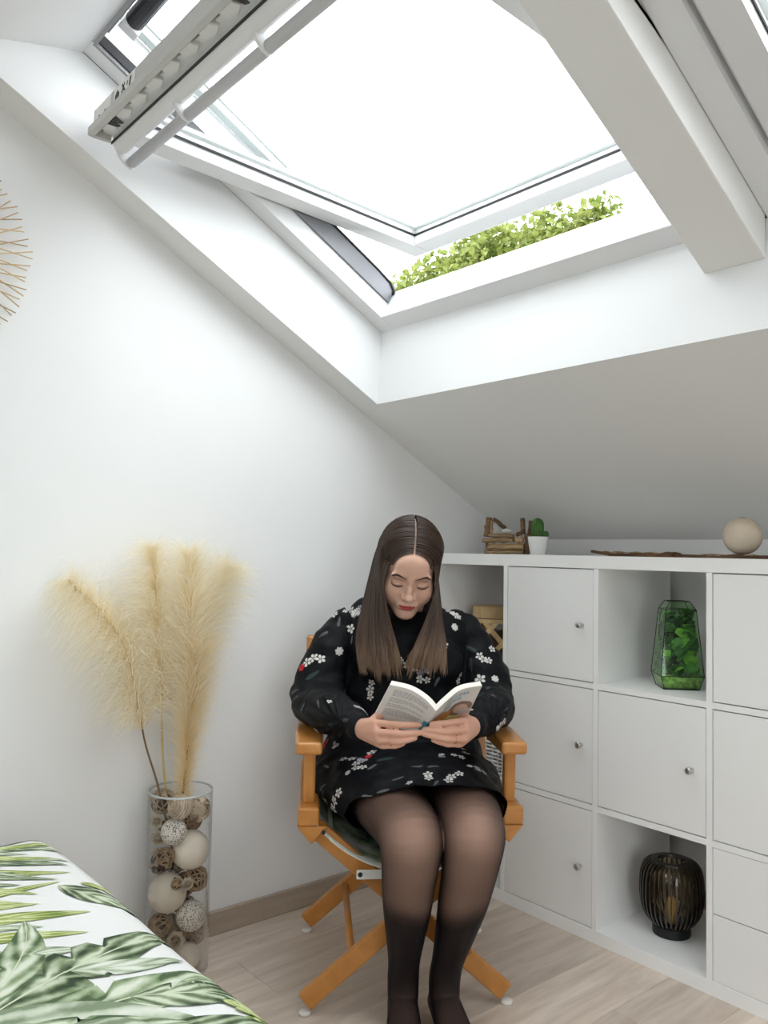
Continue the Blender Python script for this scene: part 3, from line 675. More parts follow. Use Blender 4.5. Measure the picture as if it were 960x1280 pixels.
def ball(kind, label, px, py, rpx, fw=None, seed=0, back=False):
    z = (1210-py)/222*0.466; lat = (px-(219.4+6.6*z/0.466))/469; r = rpx/469
    lim = sqrt(max(0.0, (VR-0.0045-r)**2-lat**2)) if abs(lat) < VR-0.0045-r else 0.0
    if abs(lat) > VR-0.0045-r: lat = math.copysign(VR-0.0045-r, lat)
    f = lim*(fw if fw is not None else 1.0)
    c = Vector((VX, VY, z)) + VLAT*lat + VF*f
    names = {'rattan': 'rattan_ball', 'greyrattan': 'rattan_ball', 'rope': 'rope_ball', 'shave': 'wood_shaving_ball', 'dots': 'dotted_ball', 'white': 'wooden_ball', 'ribbed': 'ribbed_ball', 'flower': 'dried_flower', 'bark': 'bark_curl_ball'}
    q = random.Random(seed+17); rot = (q.uniform(0, 3), q.uniform(0, 3), q.uniform(0, 3))
    cat = 'dried flower' if kind == 'flower' else 'decorative ball'
    grp = 'balls and dried flowers filling the vase'
    if kind in ('rattan', 'greyrattan'):
        o = MB().sphere((0,0,0), r*0.80, 18, 12).build(names[kind], RATTAN_CORE, None, smooth=True)
        wrapped(o, r*0.9, r*0.95, 20, r*0.062, RATTAN if kind == 'rattan' else RATTAN_G, seed, o)
    elif kind == 'rope':
        o = MB().sphere((0,0,0), r*0.88, 18, 12).build(names[kind], ROPE, None, smooth=True)
        T = 11; pts = []
        for i in range(T*22+1):
            t = i/(T*22); th = 0.12+t*(pi-0.24); ph = 2*pi*T*t; pts.append((r*0.92*sin(th)*cos(ph), r*0.92*sin(th)*sin(ph), r*0.92*cos(th)))
        MB().tube(pts, r*0.085, 6).build('rope_coil', ROPE, o, smooth=True, fix=False)
        rot = (1.2, 0.5, 0)
    elif kind in ('shave', 'bark'):
        o = MB().sphere((0,0,0), r*0.78, 18, 12).build(names[kind], RATTAN_CORE if kind == 'bark' else SHAVE, None, smooth=True)
        m = MB()
        for k in range(46):
            d = Vector((q.gauss(0,1), q.gauss(0,1), q.gauss(0,1))).normalized(); u = d.orthogonal().normalized(); w = d.cross(u); a = q.uniform(0, 6.28); u, w = u*cos(a)+w*sin(a), w*cos(a)-u*sin(a)
            L = r*q.uniform(0.3, 0.5); W = r*q.uniform(0.12, 0.2); rows = []
            for i in range(5):
                t = i/4*2-1; p = (d*r*0.80 + u*L*t).normalized()*r*(0.80+0.17*(1-t*t))
                rows.append([p-w*W*(1-0.5*t*t), p+w*W*(1-0.5*t*t)+d*r*0.07])
            m.rings(rows, caps=False, closed=False)
        m.build('curled_shaving', SHAVE if kind == 'shave' else RATTAN_G, o, smooth=True, fix=False)
    elif kind == 'flower':
        o = MB().sphere((0,0,0), r*0.42, 14, 10).build(names[kind], RATTAN, None, smooth=True)
        for ring, (n, tilt, L) in enumerate(((7, 0.25, 1.0), (6, 0.75, 0.85), (5, 1.15, 0.7))):
            for k in range(n):
                a = 2*pi*k/n + ring*0.4; m = MB(); rows = []
                for i in range(6):
                    t = i/5; ra = r*(0.25+0.72*t*L); el = tilt+0.35*t; p = Vector((ra*cos(el)*cos(a), ra*cos(el)*sin(a), ra*sin(el)*0.9)); w = Vector((-sin(a), cos(a), 0))*r*0.30*sin(pi*(0.12+0.8*t))
                    up = Vector((0, 0, r*0.06))
                    rows.append([p-w+up, p, p+w+up])
                m.rings(rows, caps=False, closed=False); m.build('petal', PETAL, o, smooth=True, fix=False)
        rot = (q.uniform(0.7, 1.4), q.uniform(-0.6, 0.6), q.uniform(0.6, 1.5))
    else:
        mt = {'white': WHITEBALL, 'ribbed': RIBBED, 'dots': DOTTED}[kind]
        o = MB().sphere((0,0,0), r, 40, 24).build(names[kind], mt, None, smooth=True)
        MB().lathe([(0.0, 0.0), (r*0.09, 0.0), (r*0.11, r*0.02), (r*0.05, r*0.05), (0.0, r*0.03)], 12, (0, 0, r*0.985)).build('drill_hole_plug', RATTAN_CORE, o, smooth=True)
        rot = (-2.2 + q.uniform(-0.4, 0.4), q.uniform(-0.3, 0.3), 0.3) if kind != 'ribbed' else (0.3, 0.5, 0.9)
    o.location = c; o.rotation_euler = rot
    tag(o, label, cat, grp)
    return o
BALLS = [('greyrattan', 'grey-brown rattan ball lying topmost in the vase, below the dark stem', 203, 1001.5, 14.5, 0.6), ('rope', 'coiled beige rope ball at the top of the vase under the plumes', 230.5, 1012, 14.2, 1.0),
 ('shave', 'ball of curled wood shavings at the top against the vase side', 248, 1022, 15.5, 0.5), ('dots', 'upper white ball with small dark dots', 213.5, 1036.6, 15, 1.0),
 ('white', 'large smooth cream ball in the upper half of the vase', 238, 1065, 22.5, 1.0), ('flower', 'dried flower beside the upper dotted ball', 196, 1033, 11, 0.2),
 ('flower', 'dried flower left of the large smooth cream ball', 194, 1056, 12, 0.5), ('rattan', 'small rattan ball touching the left side of the smooth cream ball', 212, 1061, 10.5, 1.0),
 ('bark', 'dark ball of bark curls above the ribbed cream ball', 204, 1082, 14.5, 0.9), ('ribbed', 'large cream ball with fine ribs in the lower half of the vase', 211, 1117, 22, 0.9),
 ('rattan', 'tiny brown rattan ball in front of the ribbed cream ball', 219.5, 1096, 6.5, 1.0), ('flower', 'pale dried flower between the ribbed ball and the brown rattan ball', 234, 1098, 9.5, 1.0),
 ('rattan', 'brown rattan ball against the right side of the vase, under the smooth cream ball', 249, 1103, 14.5, 0.8), ('dots', 'lower white ball with small dark dots', 241, 1134, 17.5, 1.0),
 ('rattan', 'brown rattan ball just below the ribbed cream ball', 204, 1148, 13, 0.9), ('flower', 'large-petalled dried flower below the lower dotted ball', 232, 1158, 13.5, 1.0),
 ('rattan', 'brown rattan ball right of the large-petalled dried flower', 250, 1170, 14, 0.7), ('rattan', 'very small dark rattan ball under the lower dotted ball', 251, 1151, 6.5, 0.9),
 ('greyrattan', 'grey-brown rattan ball low in the vase behind the bed edge', 205, 1178, 14, 0.9), ('white', 'smooth cream ball at the bottom of the vase', 229, 1187, 15, 0.8),
 ('bark', 'ball of bark curls at the back of the vase behind the smooth cream ball', 222, 1048, 15, -1.0), ('rattan', 'brown rattan ball at the back of the vase behind the ribbed ball', 236, 1108, 14, -1.0),
 ('shave', 'ball of wood shavings at the back of the vase near the bottom', 217, 1160, 15, -1.0),
 ('rattan', 'brown rattan ball at the wall side of the vase just under the top layer', 243, 1042, 12.5, -1.0), ('bark', 'ball of bark curls by the wall behind the lower dotted ball', 240, 1134, 13, -1.0),
 ('rattan', 'brown rattan ball by the wall behind the ribbed ball, left side', 200, 1120, 12, -1.0), ('shave', 'ball of wood shavings by the wall behind the uppermost rattan ball', 214, 1014, 12.5, -1.0),
 ('flower', 'dried flower by the wall under the ball of wood shavings', 232, 1030, 11, -0.3), ('bark', 'small ball of bark curls on the vase floor at the back', 239, 1190, 12, -0.8), ('bark', 'ball of bark curls at the back of the vase halfway up', 212, 1083, 14, -1.0)]
PL_ = [ball(kd, lb, px, py, rp*1.06, fw_, seed=k) for k, (kd, lb, px, py, rp, fw_) in enumerate(BALLS)]
RAD = [b_[4]*1.06/469*(0.93 if b_[0] == 'flower' else 1.0) for b_ in BALLS]; POS = [o.location.copy() for o in PL_]
for it in range(160):             # let the balls settle against each other and the glass
    for i in range(len(POS)):
        for j in range(i):
            d = POS[i]-POS[j]; g = RAD[i]+RAD[j]-d.length
            if g > 0:
                d = Vector((d.x*1.6, d.y*1.6, d.z)).normalized() if d.length > 1e-6 else Vector((1, 0, 0)); POS[i] += d*g*0.3; POS[j] -= d*g*0.3
        p = POS[i]; h = Vector((p.x-VX, p.y-VY)); lim = VR-0.0042-RAD[i]
        if h.length > lim: h *= lim/h.length; p.x, p.y = VX+h.x, VY+h.y
        p.z = max(p.z, 0.0125+RAD[i])
for o, p in zip(PL_, POS): o.location = p

# ------------------------------------------------------------------ pampas plumes
def plume_mat(name, c0, c1):
    m = bpy.data.materials.new(name); m.use_nodes = True; nt = m.node_tree; b = nt.nodes['Principled BSDF']
    at = nt.nodes.new('ShaderNodeAttribute'); at.attribute_name = 'tone'
    r = nt.nodes.new('ShaderNodeValToRGB'); r.color_ramp.elements[0].color = c0+(1,); r.color_ramp.elements[1].color = c1+(1,)
    nt.links.new(at.outputs['Fac'], r.inputs['Fac']); nt.links.new(r.outputs['Color'], b.inputs['Base Color']); b.inputs['Roughness'].default_value = 0.7; b.inputs['Specular IOR Level'].default_value = 0.2
    tr = nt.nodes.new('ShaderNodeBsdfTranslucent'); nt.links.new(r.outputs['Color'], tr.inputs['Color'])
    mx = nt.nodes.new('ShaderNodeMixShader'); mx.inputs[0].default_value = 0.58
    nt.links.new(b.outputs[0], mx.inputs[1]); nt.links.new(tr.outputs[0], mx.inputs[2]); nt.links.new(mx.outputs[0], nt.nodes['Material Output'].inputs['Surface'])
    return m
M_PL1 = plume_mat('pampas_cream', (0.89, 0.775, 0.50), (0.97, 0.95, 0.88))
M_PL2 = plume_mat('pampas_beige', (0.86, 0.70, 0.40), (0.95, 0.88, 0.69))
M_STEM = mat('dry_stem', (0.16, 0.10, 0.05), 0.7); M_STEMY = mat('dry_stem_yellow', (0.50, 0.38, 0.12), 0.7)
def catmull(P, n):
    P = [Vector(p) for p in P]; out = []
    for i in range(len(P)-1):
        p0 = P[max(i-1, 0)]; p1 = P[i]; p2 = P[i+1]; p3 = P[min(i+2, len(P)-1)]
        for k in range(n):
            t = k/n; out.append(0.5*((2*p1)+(-p0+p2)*t+(2*p0-5*p1+4*p2-p3)*t*t+(-p0+3*p1-3*p2+p3)*t*t*t))
    return out+[P[-1]]
def plume(label, P, t0, L, n, side, m, seed, droop=0.5, stem=M_STEM, shape=None):
    """P stem points (y, z) near the gable wall with x; fluff from share t0 of the stem; side: bias of the fluff direction along y"""
    q = random.Random(seed); path = catmull(P, 14); N = len(path)-1
    root = thing('pampas_plume', label, 'dried grass', path[0], 0, 'pampas plumes in the glass vase'); o = path[0]
    path = [p-o for p in path]
    MB().tube(path, [0.0035-0.0027*i/N for i in range(N+1)], 6).build('stem', stem, root, smooth=True)
    vs = []; fs = []; tone = []
    for k in range(n):
        t = t0 + (1-t0)*q.random()**0.9; f = t*N; i = min(int(f), N-1); p = path[i].lerp(path[i+1], f-i); tg = (path[i+1]-path[i]).normalized()
        a = q.uniform(0, 2*pi); s = (t-t0)/(1-t0)
        env = (shape(s) if shape else (0.35+0.65*sin(pi*min(1, s*0.85+0.12))))
        out = Vector((cos(a)*0.75, sin(a) + side*q.random(), 0.25*q.random()))
        out = (out - tg*out.dot(tg)*0.8).normalized()
        ln = L*env*q.uniform(0.45, 1.25)
        d = (out*q.uniform(0.55, 1.0) + tg*q.uniform(0.35, 1.1)).normalized()
        pts = [p]; st = 4; c = p.copy()
        for j in range(st):
            d = (d + Vector((0, 0, -droop*0.28*(j+0.4))) + Vector((q.gauss(0, .07), q.gauss(0, .07), q.gauss(0, .07)))).normalized(); c = c + d*ln/st
            if (c+o).x < 0.006: c.x = 0.006-o.x
            pts.append(c.copy())
        w = d.cross(Vector((q.gauss(0,1), q.gauss(0,1), q.gauss(0,1)))).normalized(); wd = q.uniform(0.0004, 0.0008)
        b0 = len(vs); tn = q.random()*0.35
        for j, pt in enumerate(pts):
            ww = w*wd*(1-0.75*j/st); vs += [pt-ww, pt+ww]; tt = min(1, tn+0.75*j/st); tone += [tt, tt]
        for j in range(st): e = b0+2*j; fs.append((e, e+1, e+3, e+2))
    me = bpy.data.meshes.new('plume'); me.from_pydata([tuple(v) for v in vs], [], fs); me.materials.append(m)
    me.attributes.new('tone', 'FLOAT', 'POINT').data.foreach_set('value', tone)
    tag(link('plume', me, root), kind='stuff')
VB = [(0.115, -1.03, 0.20)]
plume('cream pampas plume leaning far out over the bed, on a dark bare stem', [(0.128, -1.028, 0.305), (0.130, -1.078, 0.49), (0.125, -1.115, 0.605), (0.12, -1.135, 0.70), (0.12, -1.175, 0.85), (0.12, -1.245, 0.955), (0.12, -1.325, 1.030)], 0.40, 0.165, 4400, -0.9, M_PL1, 1, 0.75)
plume('tall cream pampas plume with a bare yellow tip, just behind the leaning one', [(0.10, -1.005, 0.34), (0.10, -1.045, 0.49), (0.10, -1.06, 0.66), (0.105, -1.07, 0.80), (0.105, -1.085, 0.95), (0.11, -1.105, 1.115)], 0.42, 0.150, 4000, -0.75, M_PL1, 2, 0.55, M_STEMY)
plume('tallest upright pampas plume in the middle of the bunch', [(0.13, -1.0, 0.41), (0.13, -1.005, 0.50), (0.13, -1.0, 0.66), (0.13, -1.0, 0.82), (0.13, -1.0, 0.97), (0.13, -1.01, 1.10)], 0.30, 0.150, 4600, 0.0, M_PL1, 3, 0.12, M_STEMY)
plume('dense golden pampas plume rising straight from the vase mouth', [(0.135, -1.012, 0.41), (0.14, -1.01, 0.50), (0.14, -1.0, 0.60), (0.14, -0.985, 0.72), (0.14, -0.975, 0.84)], 0.02, 0.095, 4000, 0.1, M_PL2, 4, 0.05, M_STEM, lambda s: 0.42+0.55*s)
plume('pale pampas plume leaning towards the window, thin at the tip', [(0.105, -0.99, 0.40), (0.105, -0.985, 0.52), (0.10, -0.965, 0.75), (0.10, -0.940, 0.90), (0.095, -0.905, 1.01), (0.09, -0.87, 1.065)], 0.45, 0.135, 3000, 0.6, M_PL1, 5, 0.4, M_STEMY)

# ------------------------------------------------------------------ sunburst wall decoration
SB = thing('sunburst_decoration', 'gold sunburst of thin crossing sticks hung on the gable wall', 'wall decoration', (0.0, -1.688, 1.826))
gold = wood_mat('gold_stick', (0.42, 0.27, 0.12), (0.62, 0.45, 0.24), rough=0.5, rings=3, rand=0.3)
q = random.Random(5); NS = 104
for k in range(NS):
    a = 2*pi*k/NS; tw = radians(20)*(1 if k % 2 else -1)*q.uniform(0.7, 1.15); R = 0.275*q.uniform(0.955, 1.01); r0 = 0.062
    p0 = (0.010+0.004*(k % 2), r0*cos(a+tw*1.8), r0*sin(a+tw*1.8)); p1 = (0.012+0.006*(k % 3), R*cos(a), R*sin(a))
    MB().tube([p0, p1], 0.0015, 5).build('stick', gold, SB, smooth=True, fix=False)
m = MB().lathe([(0.075, 0.004), (0.085, 0.012), (0.078, 0.020), (0.060, 0.020), (0.055, 0.010), (0.060, 0.004)], 48); m.f += [tuple((5*48+i, (i+1) % 48+5*48, (i+1) % 48, i)) for i in range(48)]
m.xf(Euler((0, pi/2, 0)).to_matrix().to_4x4()).build('centre_ring', mat('gold_ring', (0.50, 0.33, 0.14), 0.4, metal=0.6), SB, smooth=True)
m = MB().lathe([(0.0, 0.010), (0.058, 0.010), (0.058, 0.013), (0.0, 0.013)], 48); m.xf(Euler((0, pi/2, 0)).to_matrix().to_4x4()).build('mirror_disc', mat('mirror', (0.85, 0.85, 0.85), 0.05, metal=1.0), SB)
# ------------------------------------------------------------------ things on and in the shelf
TOPZ = SH
# green geometric terrarium
tz = cellz(0)+0.0005
ter = thing('glass_terrarium', 'green faceted glass terrarium with dark metal edges in an open shelf compartment', 'terrarium', (0.893, 0.150, tz), 0)
M_TGLASS = thin_glass('terrarium_glass', (0.74, 0.92, 0.70))
M_LEAD = mat('dark_lead', (0.02, 0.03, 0.02), 0.4, metal=0.5)
NR = 4
def tring(r, z, a0=-pi/2): return [Vector((r*cos(a0+2*pi*k/NR), r*sin(a0+2*pi*k/NR), z)) for k in range(NR)]
TR = [tring(0.068, 0.0), tring(0.084, 0.038), tring(0.060, 0.224), tring(0.040, 0.2475)]
for p in TR[3]: p.z += 0.0
for i in range(3):
    for k in range(NR):
        a, b, c, d = TR[i][k], TR[i][(k+1) % NR], TR[i+1][(k+1) % NR], TR[i+1][k]
        MB().add([a, b, c, d], [(0, 1, 2, 3)]).build('pane', M_TGLASS, ter, fix=False)
        MB().tube([a, b], 0.0011, 6).build('metal_edge', M_LEAD, ter, smooth=True)
        MB().tube([a, d], 0.0011, 6).build('metal_edge', M_LEAD, ter, smooth=True)
for k in range(NR): MB().tube([TR[3][k], TR[3][(k+1) % NR]], 0.0011, 6).build('metal_edge', M_LEAD, ter, smooth=True)
MB().add(TR[0], [tuple(range(NR))]).build('base_plate', M_LEAD, ter, fix=False)
MB().add(TR[3], [tuple(range(NR))]).build('pane', M_TGLASS, ter, fix=False)
q = random.Random(9)
MB().tube([TR[1][0].lerp(TR[2][0], 0.74), TR[2][1]], 0.0012, 6).build('metal_edge', M_LEAD, ter)
moss = MB().lathe([(0.0, 0.040), (0.03, 0.043), (0.060, 0.038), (0.078, 0.034), (0.072, 0.018), (0.062, 0.003), (0.0, 0.002)], 4)
moss.v = [tuple(Euler((0, 0, 0)).to_matrix() @ Vector(v)) for v in moss.v]
M_MOSS = mat('moss', (0.30, 0.42, 0.12), 0.95, noise_amt=0.6, noise_scale=90, bump=0.8, bump_scale=140)
moss.build('moss_bed', M_MOSS, ter, smooth=True)
M_TL = [mat('terrarium_leaf_a', (0.07, 0.20, 0.04), 0.4, noise_amt=0.4, noise_scale=30), mat('terrarium_leaf_b', (0.22, 0.46, 0.07), 0.45, noise_amt=0.35, noise_scale=30), mat('terrarium_leaf_c', (0.03, 0.10, 0.03), 0.4)]
for k in range(190):
    a = q.uniform(0, 2*pi); z = q.uniform(0.04, 0.215); R = (0.066-0.018*(z-0.04)/0.18)*sqrt(q.uniform(0.25, 1))
    c = Vector((R*cos(a), R*sin(a)*0.9, z)); L = q.uniform(0.026, 0.05); W = L*q.uniform(0.36, 0.55)
    rot = Euler((q.uniform(-1.2, 1.2), q.uniform(-1.2, 1.2), q.uniform(0, 6.28))).to_matrix(); rows = []
    for i in range(6):
        t = i/5; w = W*sin(pi*(0.06+0.9*t))**0.8; x = (t-0.5)*L
        rows.append([c+rot @ Vector((x, -w, 0.15*w)), c+rot @ Vector((x, 0, -0.004*(2*t-1)**2)), c+rot @ Vector((x, w, 0.15*w))])
    for r_ in rows:
        for p in r_:
            lim = (0.084-0.024*max(0, (p.z-0.038))/0.186)*0.94; d = abs(p.x)+abs(p.y)
            if d > lim: p.x *= lim/d; p.y *= lim/d
            p.z = min(max(p.z, 0.035), 0.226)
    MB().rings(rows, caps=False, closed=False).build('plant_leaf', M_TL[(0, 1, 2, 0, 2)[k % 5]], ter, smooth=True, fix=False)

# slatted black lantern
lz = cellz(2)
lan = thing('slatted_lantern', 'round dark lantern of curved vertical slats standing in the bottom compartment', 'lantern', (0.868, 0.165, lz), 0)
M_SLAT = mat('smoked_slat', (0.020, 0.014, 0.009), 0.22, spec=0.6, coat=0.3)
prof = [(0.045, 0.205), (0.066, 0.203), (0.080, 0.190), (0.0875, 0.165), (0.090, 0.130), (0.0885, 0.095), (0.081, 0.062), (0.066, 0.038), (0.050, 0.024)]
outer = catmull([(r, 0, z) for r, z in prof], 3)
inner = []
for i, p in enumerate(outer):
    t = (outer[min(i+1, len(outer)-1)]-outer[max(i-1, 0)]).normalized(); nrm = Vector((t.z, 0, -t.x)); inner.append(p + nrm*0.010*(1 if nrm.x < 0 or i < 2 else 1))
c_in = []
for p in outer:
    c = Vector((0.0, 0, 0.118)); d = (p-c); c_in.append(p - d.normalized()*0.0095)
sm = MB(); rows = [[o_+Vector((0, -0.0024, 0)), o_+Vector((0, 0.0024, 0)), i_+Vector((0, 0.0016, 0)), i_+Vector((0, -0.0016, 0))] for o_, i_ in zip(outer, c_in)]
sm.rings(rows); slat_me = sm.mesh('slat', M_SLAT)
NSL = 36
for k in range(NSL): link('slat', slat_me, lan, (0, 0, 0), (0, 0, 2*pi*k/NSL))
MB().lathe([(0.036, 0.200), (0.038, 0.2075), (0.058, 0.2065), (0.060, 0.200), (0.036, 0.200)], 48).build('top_ring', M_SLAT, lan, smooth=False)
MB().lathe([(0.0, 0.0), (0.052, 0.0), (0.053, 0.003), (0.053, 0.024), (0.050, 0.028), (0.0, 0.028)], 48).build('base', mat('lantern_base', (0.012, 0.012, 0.013), 0.5), lan, smooth=False, bevel=0.001)
M_AMBER = thin_glass('smoked_amber_glass', (0.90, 0.80, 0.60))
MB().lathe([(0.036, 0.197), (0.052, 0.188), (0.066, 0.160), (0.072, 0.125), (0.067, 0.08), (0.050, 0.045), (0.042, 0.029)], 40).build('inner_glass', M_AMBER, lan, smooth=True, fix=False)
MB().lathe([(0.0, 0.100), (0.010, 0.098), (0.013, 0.085), (0.013, 0.030), (0.0, 0.029)], 20).build('candle', mat('amber_wax', (0.62, 0.42, 0.14), 0.5), lan, smooth=True)
MB().tube([(0, 0, 0.099), (0.001, 0, 0.110)], 0.0008, 5).build('wick', M_RUBBER, lan)

# bamboo lantern in the first compartment
bz = cellz(0)+0.0005
bl = thing('bamboo_lantern', 'bamboo lantern of crossing strips with a round lid, half hidden behind the sleeve', 'lantern', (0.140, 0.195, bz), 0.3)
M_BAM = wood_mat('bamboo', (0.42, 0.27, 0.12), (0.66, 0.47, 0.25), scale=(3, 3, 0.6), rough=0.55, rings=8, rand=0.06)
BR, BH = 0.098, 0.143
def bprof(t): return BR*(0.90+0.10*sin(pi*t))
for sgn in (-1, 1):
    for k in range(7):
        rows = []
        for i in range(13):
            t = i/12; a = 2*pi*k/7 + sgn*(t-0.5)*1.25 + (0.2 if sgn > 0 else 0); R = bprof(t)+0.0015*sgn; w = 0.0115/R
            z = 0.004+t*(BH-0.008)
            rows.append([Vector((R*cos(a-w), R*sin(a-w), z)), Vector((R*cos(a+w), R*sin(a+w), z)), Vector(((R-0.002)*cos(a+w), (R-0.002)*sin(a+w), z)), Vector(((R-0.002)*cos(a-w), (R-0.002)*sin(a-w), z))])
        MB().rings(rows).build('bamboo_strip', M_BAM, bl)
for z0, z1 in ((0.0, 0.014), (BH-0.014, BH)):
    MB().lathe([(BR*0.885, z0), (BR*0.93, z0), (BR*0.93, z1), (BR*0.885, z1), (BR*0.885, z0)], 48).build('hoop', M_BAM, bl)
MB().lathe([(BR*0.88, 0.002), (BR*0.5, 0.002), (0.0, 0.002)], 40).build('floor_disc', M_BAM, bl)
MB().lathe([(0.0, 0.004), (0.036, 0.004), (0.036, 0.10), (0.0, 0.10)], 24).build('candle', mat('brown_glass_candle', (0.10, 0.06, 0.04), 0.25), bl, smooth=False)
MB().lathe([(0.0, BH+0.001), (0.074, BH+0.001), (0.075, BH+0.040), (0.070, BH+0.043), (0.0, BH+0.043)], 48).build('lid', M_BAM, bl, bevel=0.001)
MB().lathe([(0.060, BH-0.006), (0.078, BH-0.006), (0.078, BH+0.0005), (0.060, BH+0.0005)], 40).build('dark_gap_ring', M_RUBBER, bl)

# white wicker basket in the second compartment
wz = cellz(1)+0.0005
wb_ = thing('wicker_basket', 'white woven wicker basket in the shelf compartment behind the chair', 'basket', (cellx(0)+c_/2+0.008, 0.175, wz))
M_WICK = mat('white_wicker', (0.72, 0.71, 0.69), 0.7, noise_amt=0.08, noise_scale=60)
bw, bd, bh = 0.145, 0.158, 0.225
def loop(z, phase, n=88, amp=0.0032):
    pts = []; per = [(-bw, -bd), (bw, -bd), (bw, bd), (-bw, bd)]; tot = 4*(bw+bd); acc = 0
    for i in range(n+1):
        s = (i/n)*tot % tot; k = 0; seg = (2*bw, 2*bd, 2*bw, 2*bd)
        while s > seg[k]+1e-9: s -= seg[k]; k += 1
        a = per[k]; b = per[(k+1) % 4]; t = s/seg[k]; nx, ny = ((0, -1), (1, 0), (0, 1), (-1, 0))[k]; w = amp*sin(i*pi/2+phase*pi+pi/4)
        pts.append((a[0]+(b[0]-a[0])*t+nx*w, a[1]+(b[1]-a[1])*t+ny*w, z))
    return pts
for j in range(19): MB().tube(loop(0.008+j*0.0118, j % 2), 0.0040, 5, caps=False).build('weaver', M_WICK, wb_, smooth=True, fix=False)
for i in range(44):
    p = loop(0, 0)[i*2]; MB().tube([(p[0], p[1], 0.0), (p[0], p[1], bh)], 0.0026, 5).build('stake', M_WICK, wb_, smooth=True, fix=False)
MB().tube(loop(bh, 0, 88, 0.0), 0.007, 8, caps=False).build('rim', M_WICK, wb_, smooth=True)
MB().box((-bw+0.006, -bd+0.006, 0.001), (bw-0.006, bd-0.006, 0.005)).build('basket_floor', M_WICK, wb_)
MB().add([(-bw+.007,-bd+.007,.005),(bw-.007,-bd+.007,.005),(bw-.007,bd-.007,.005),(-bw+.007,bd-.007,.005),(-bw+.007,-bd+.007,bh-.01),(bw-.007,-bd+.007,bh-.01),(bw-.007,bd-.007,bh-.01),(-bw+.007,bd-.007,bh-.01)], [(0,1,5,4),(1,2,6,5),(2,3,7,6),(3,0,4,7)]).build('cloth_lining', mat('basket_lining', (0.30, 0.29, 0.29), 0.9), wb_, fix=False)

# driftwood pile on top of the shelf
dw = thing('driftwood_pile', 'small decorative pile of driftwood sticks on top of the shelf in the corner', 'driftwood', (0.243, 0.150, TOPZ), radians(28))
M_DRIFT = [wood_mat('driftwood_a', (0.24, 0.145, 0.07), (0.55, 0.39, 0.22), scale=(2, 14, 14), rough=0.8, rings=4, rand=0.25), wood_mat('driftwood_b', (0.07, 0.04, 0.022), (0.25, 0.15, 0.08), scale=(2, 10, 10), rough=0.85, rings=5, rand=0.3)]
q = random.Random(21)
def stick(x0, z0, x1, z1, h, y, m, d=0.016):
    h *= 1.3
    a = Vector((x0, y, z0)); b = Vector((x1, y+q.uniform(-.004, .004), z1)); ax = (b-a); n = 7; rows = []; up = Vector((-ax.z, 0, ax.x)).normalized(); sd = Vector((0, 1, 0))
    for i in range(n):
        t = i/(n-1); c = a.lerp(b, t)+up*q.gauss(0, h*0.05); hh = h*0.5*q.uniform(0.88, 1.05); dd = d*q.uniform(0.85, 1.1)
        if i in (0, n-1): hh *= 0.86; dd *= 0.86
        rows.append([c+up*hh*sin(p)*(1.0 if abs(sin(p)) > .5 else 1)+sd*dd*cos(p) for p in [2*pi*k/8+0.39 for k in range(8)]])
    MB().rings(rows).build('driftwood_stick', M_DRIFT[m], dw)
K = 1.12/357.0
def dx(px): return (px-634)*K
def dz(py): return max(0.0, (693.2-py)/357.0)
stick(dx(609), dz(690.7), dx(653), dz(690.7), 0.0125, 0, 0, 0.03); stick(dx(612), dz(684), dx(653), dz(684), 0.021, 0.0, 0, 0.026); stick(dx(606), dz(676.5), dx(641), dz(676), 0.014, -0.004, 0, 0.022)
stick(dx(613), dz(669.5), dx(641), dz(670.5), 0.0135, 0.0, 0, 0.02); stick(dx(610), dz(672), dx(612.5), dz(647), 0.020, 0.004, 1, 0.009); stick(dx(617), dz(649), dx(631), dz(661), 0.012, 0.006, 1, 0.008)
stick(dx(616), dz(667), dx(616), dz(651), 0.008, -0.006, 0, 0.006); stick(dx(655), dz(693), dx(657), dz(668), 0.022, 0.006, 1, 0.012); stick(dx(652), dz(668), dx(650), dz(648), 0.013, 0.004, 1, 0.010); stick(dx(658), dz(669), dx(660), dz(651), 0.012, 0.006, 1, 0.009)
stick(dx(643), dz(675), dx(652), dz(675.5), 0.017, -0.006, 0, 0.014); stick(dx(644), dz(669), dx(651), dz(666), 0.012, -0.004, 1, 0.012); stick(dx(610), dz(683), dx(613), dz(683), 0.017, -0.012, 1, 0.010)
MB().sphere((dx(633), -0.002, dz(664)), (0.020, 0.012, 0.008), 16, 10, lambda d: 1+0.15*noise.noise(d*2)).build('white_pebble', mat('white_pebble', (0.62, 0.60, 0.56), 0.7), dw, smooth=True)

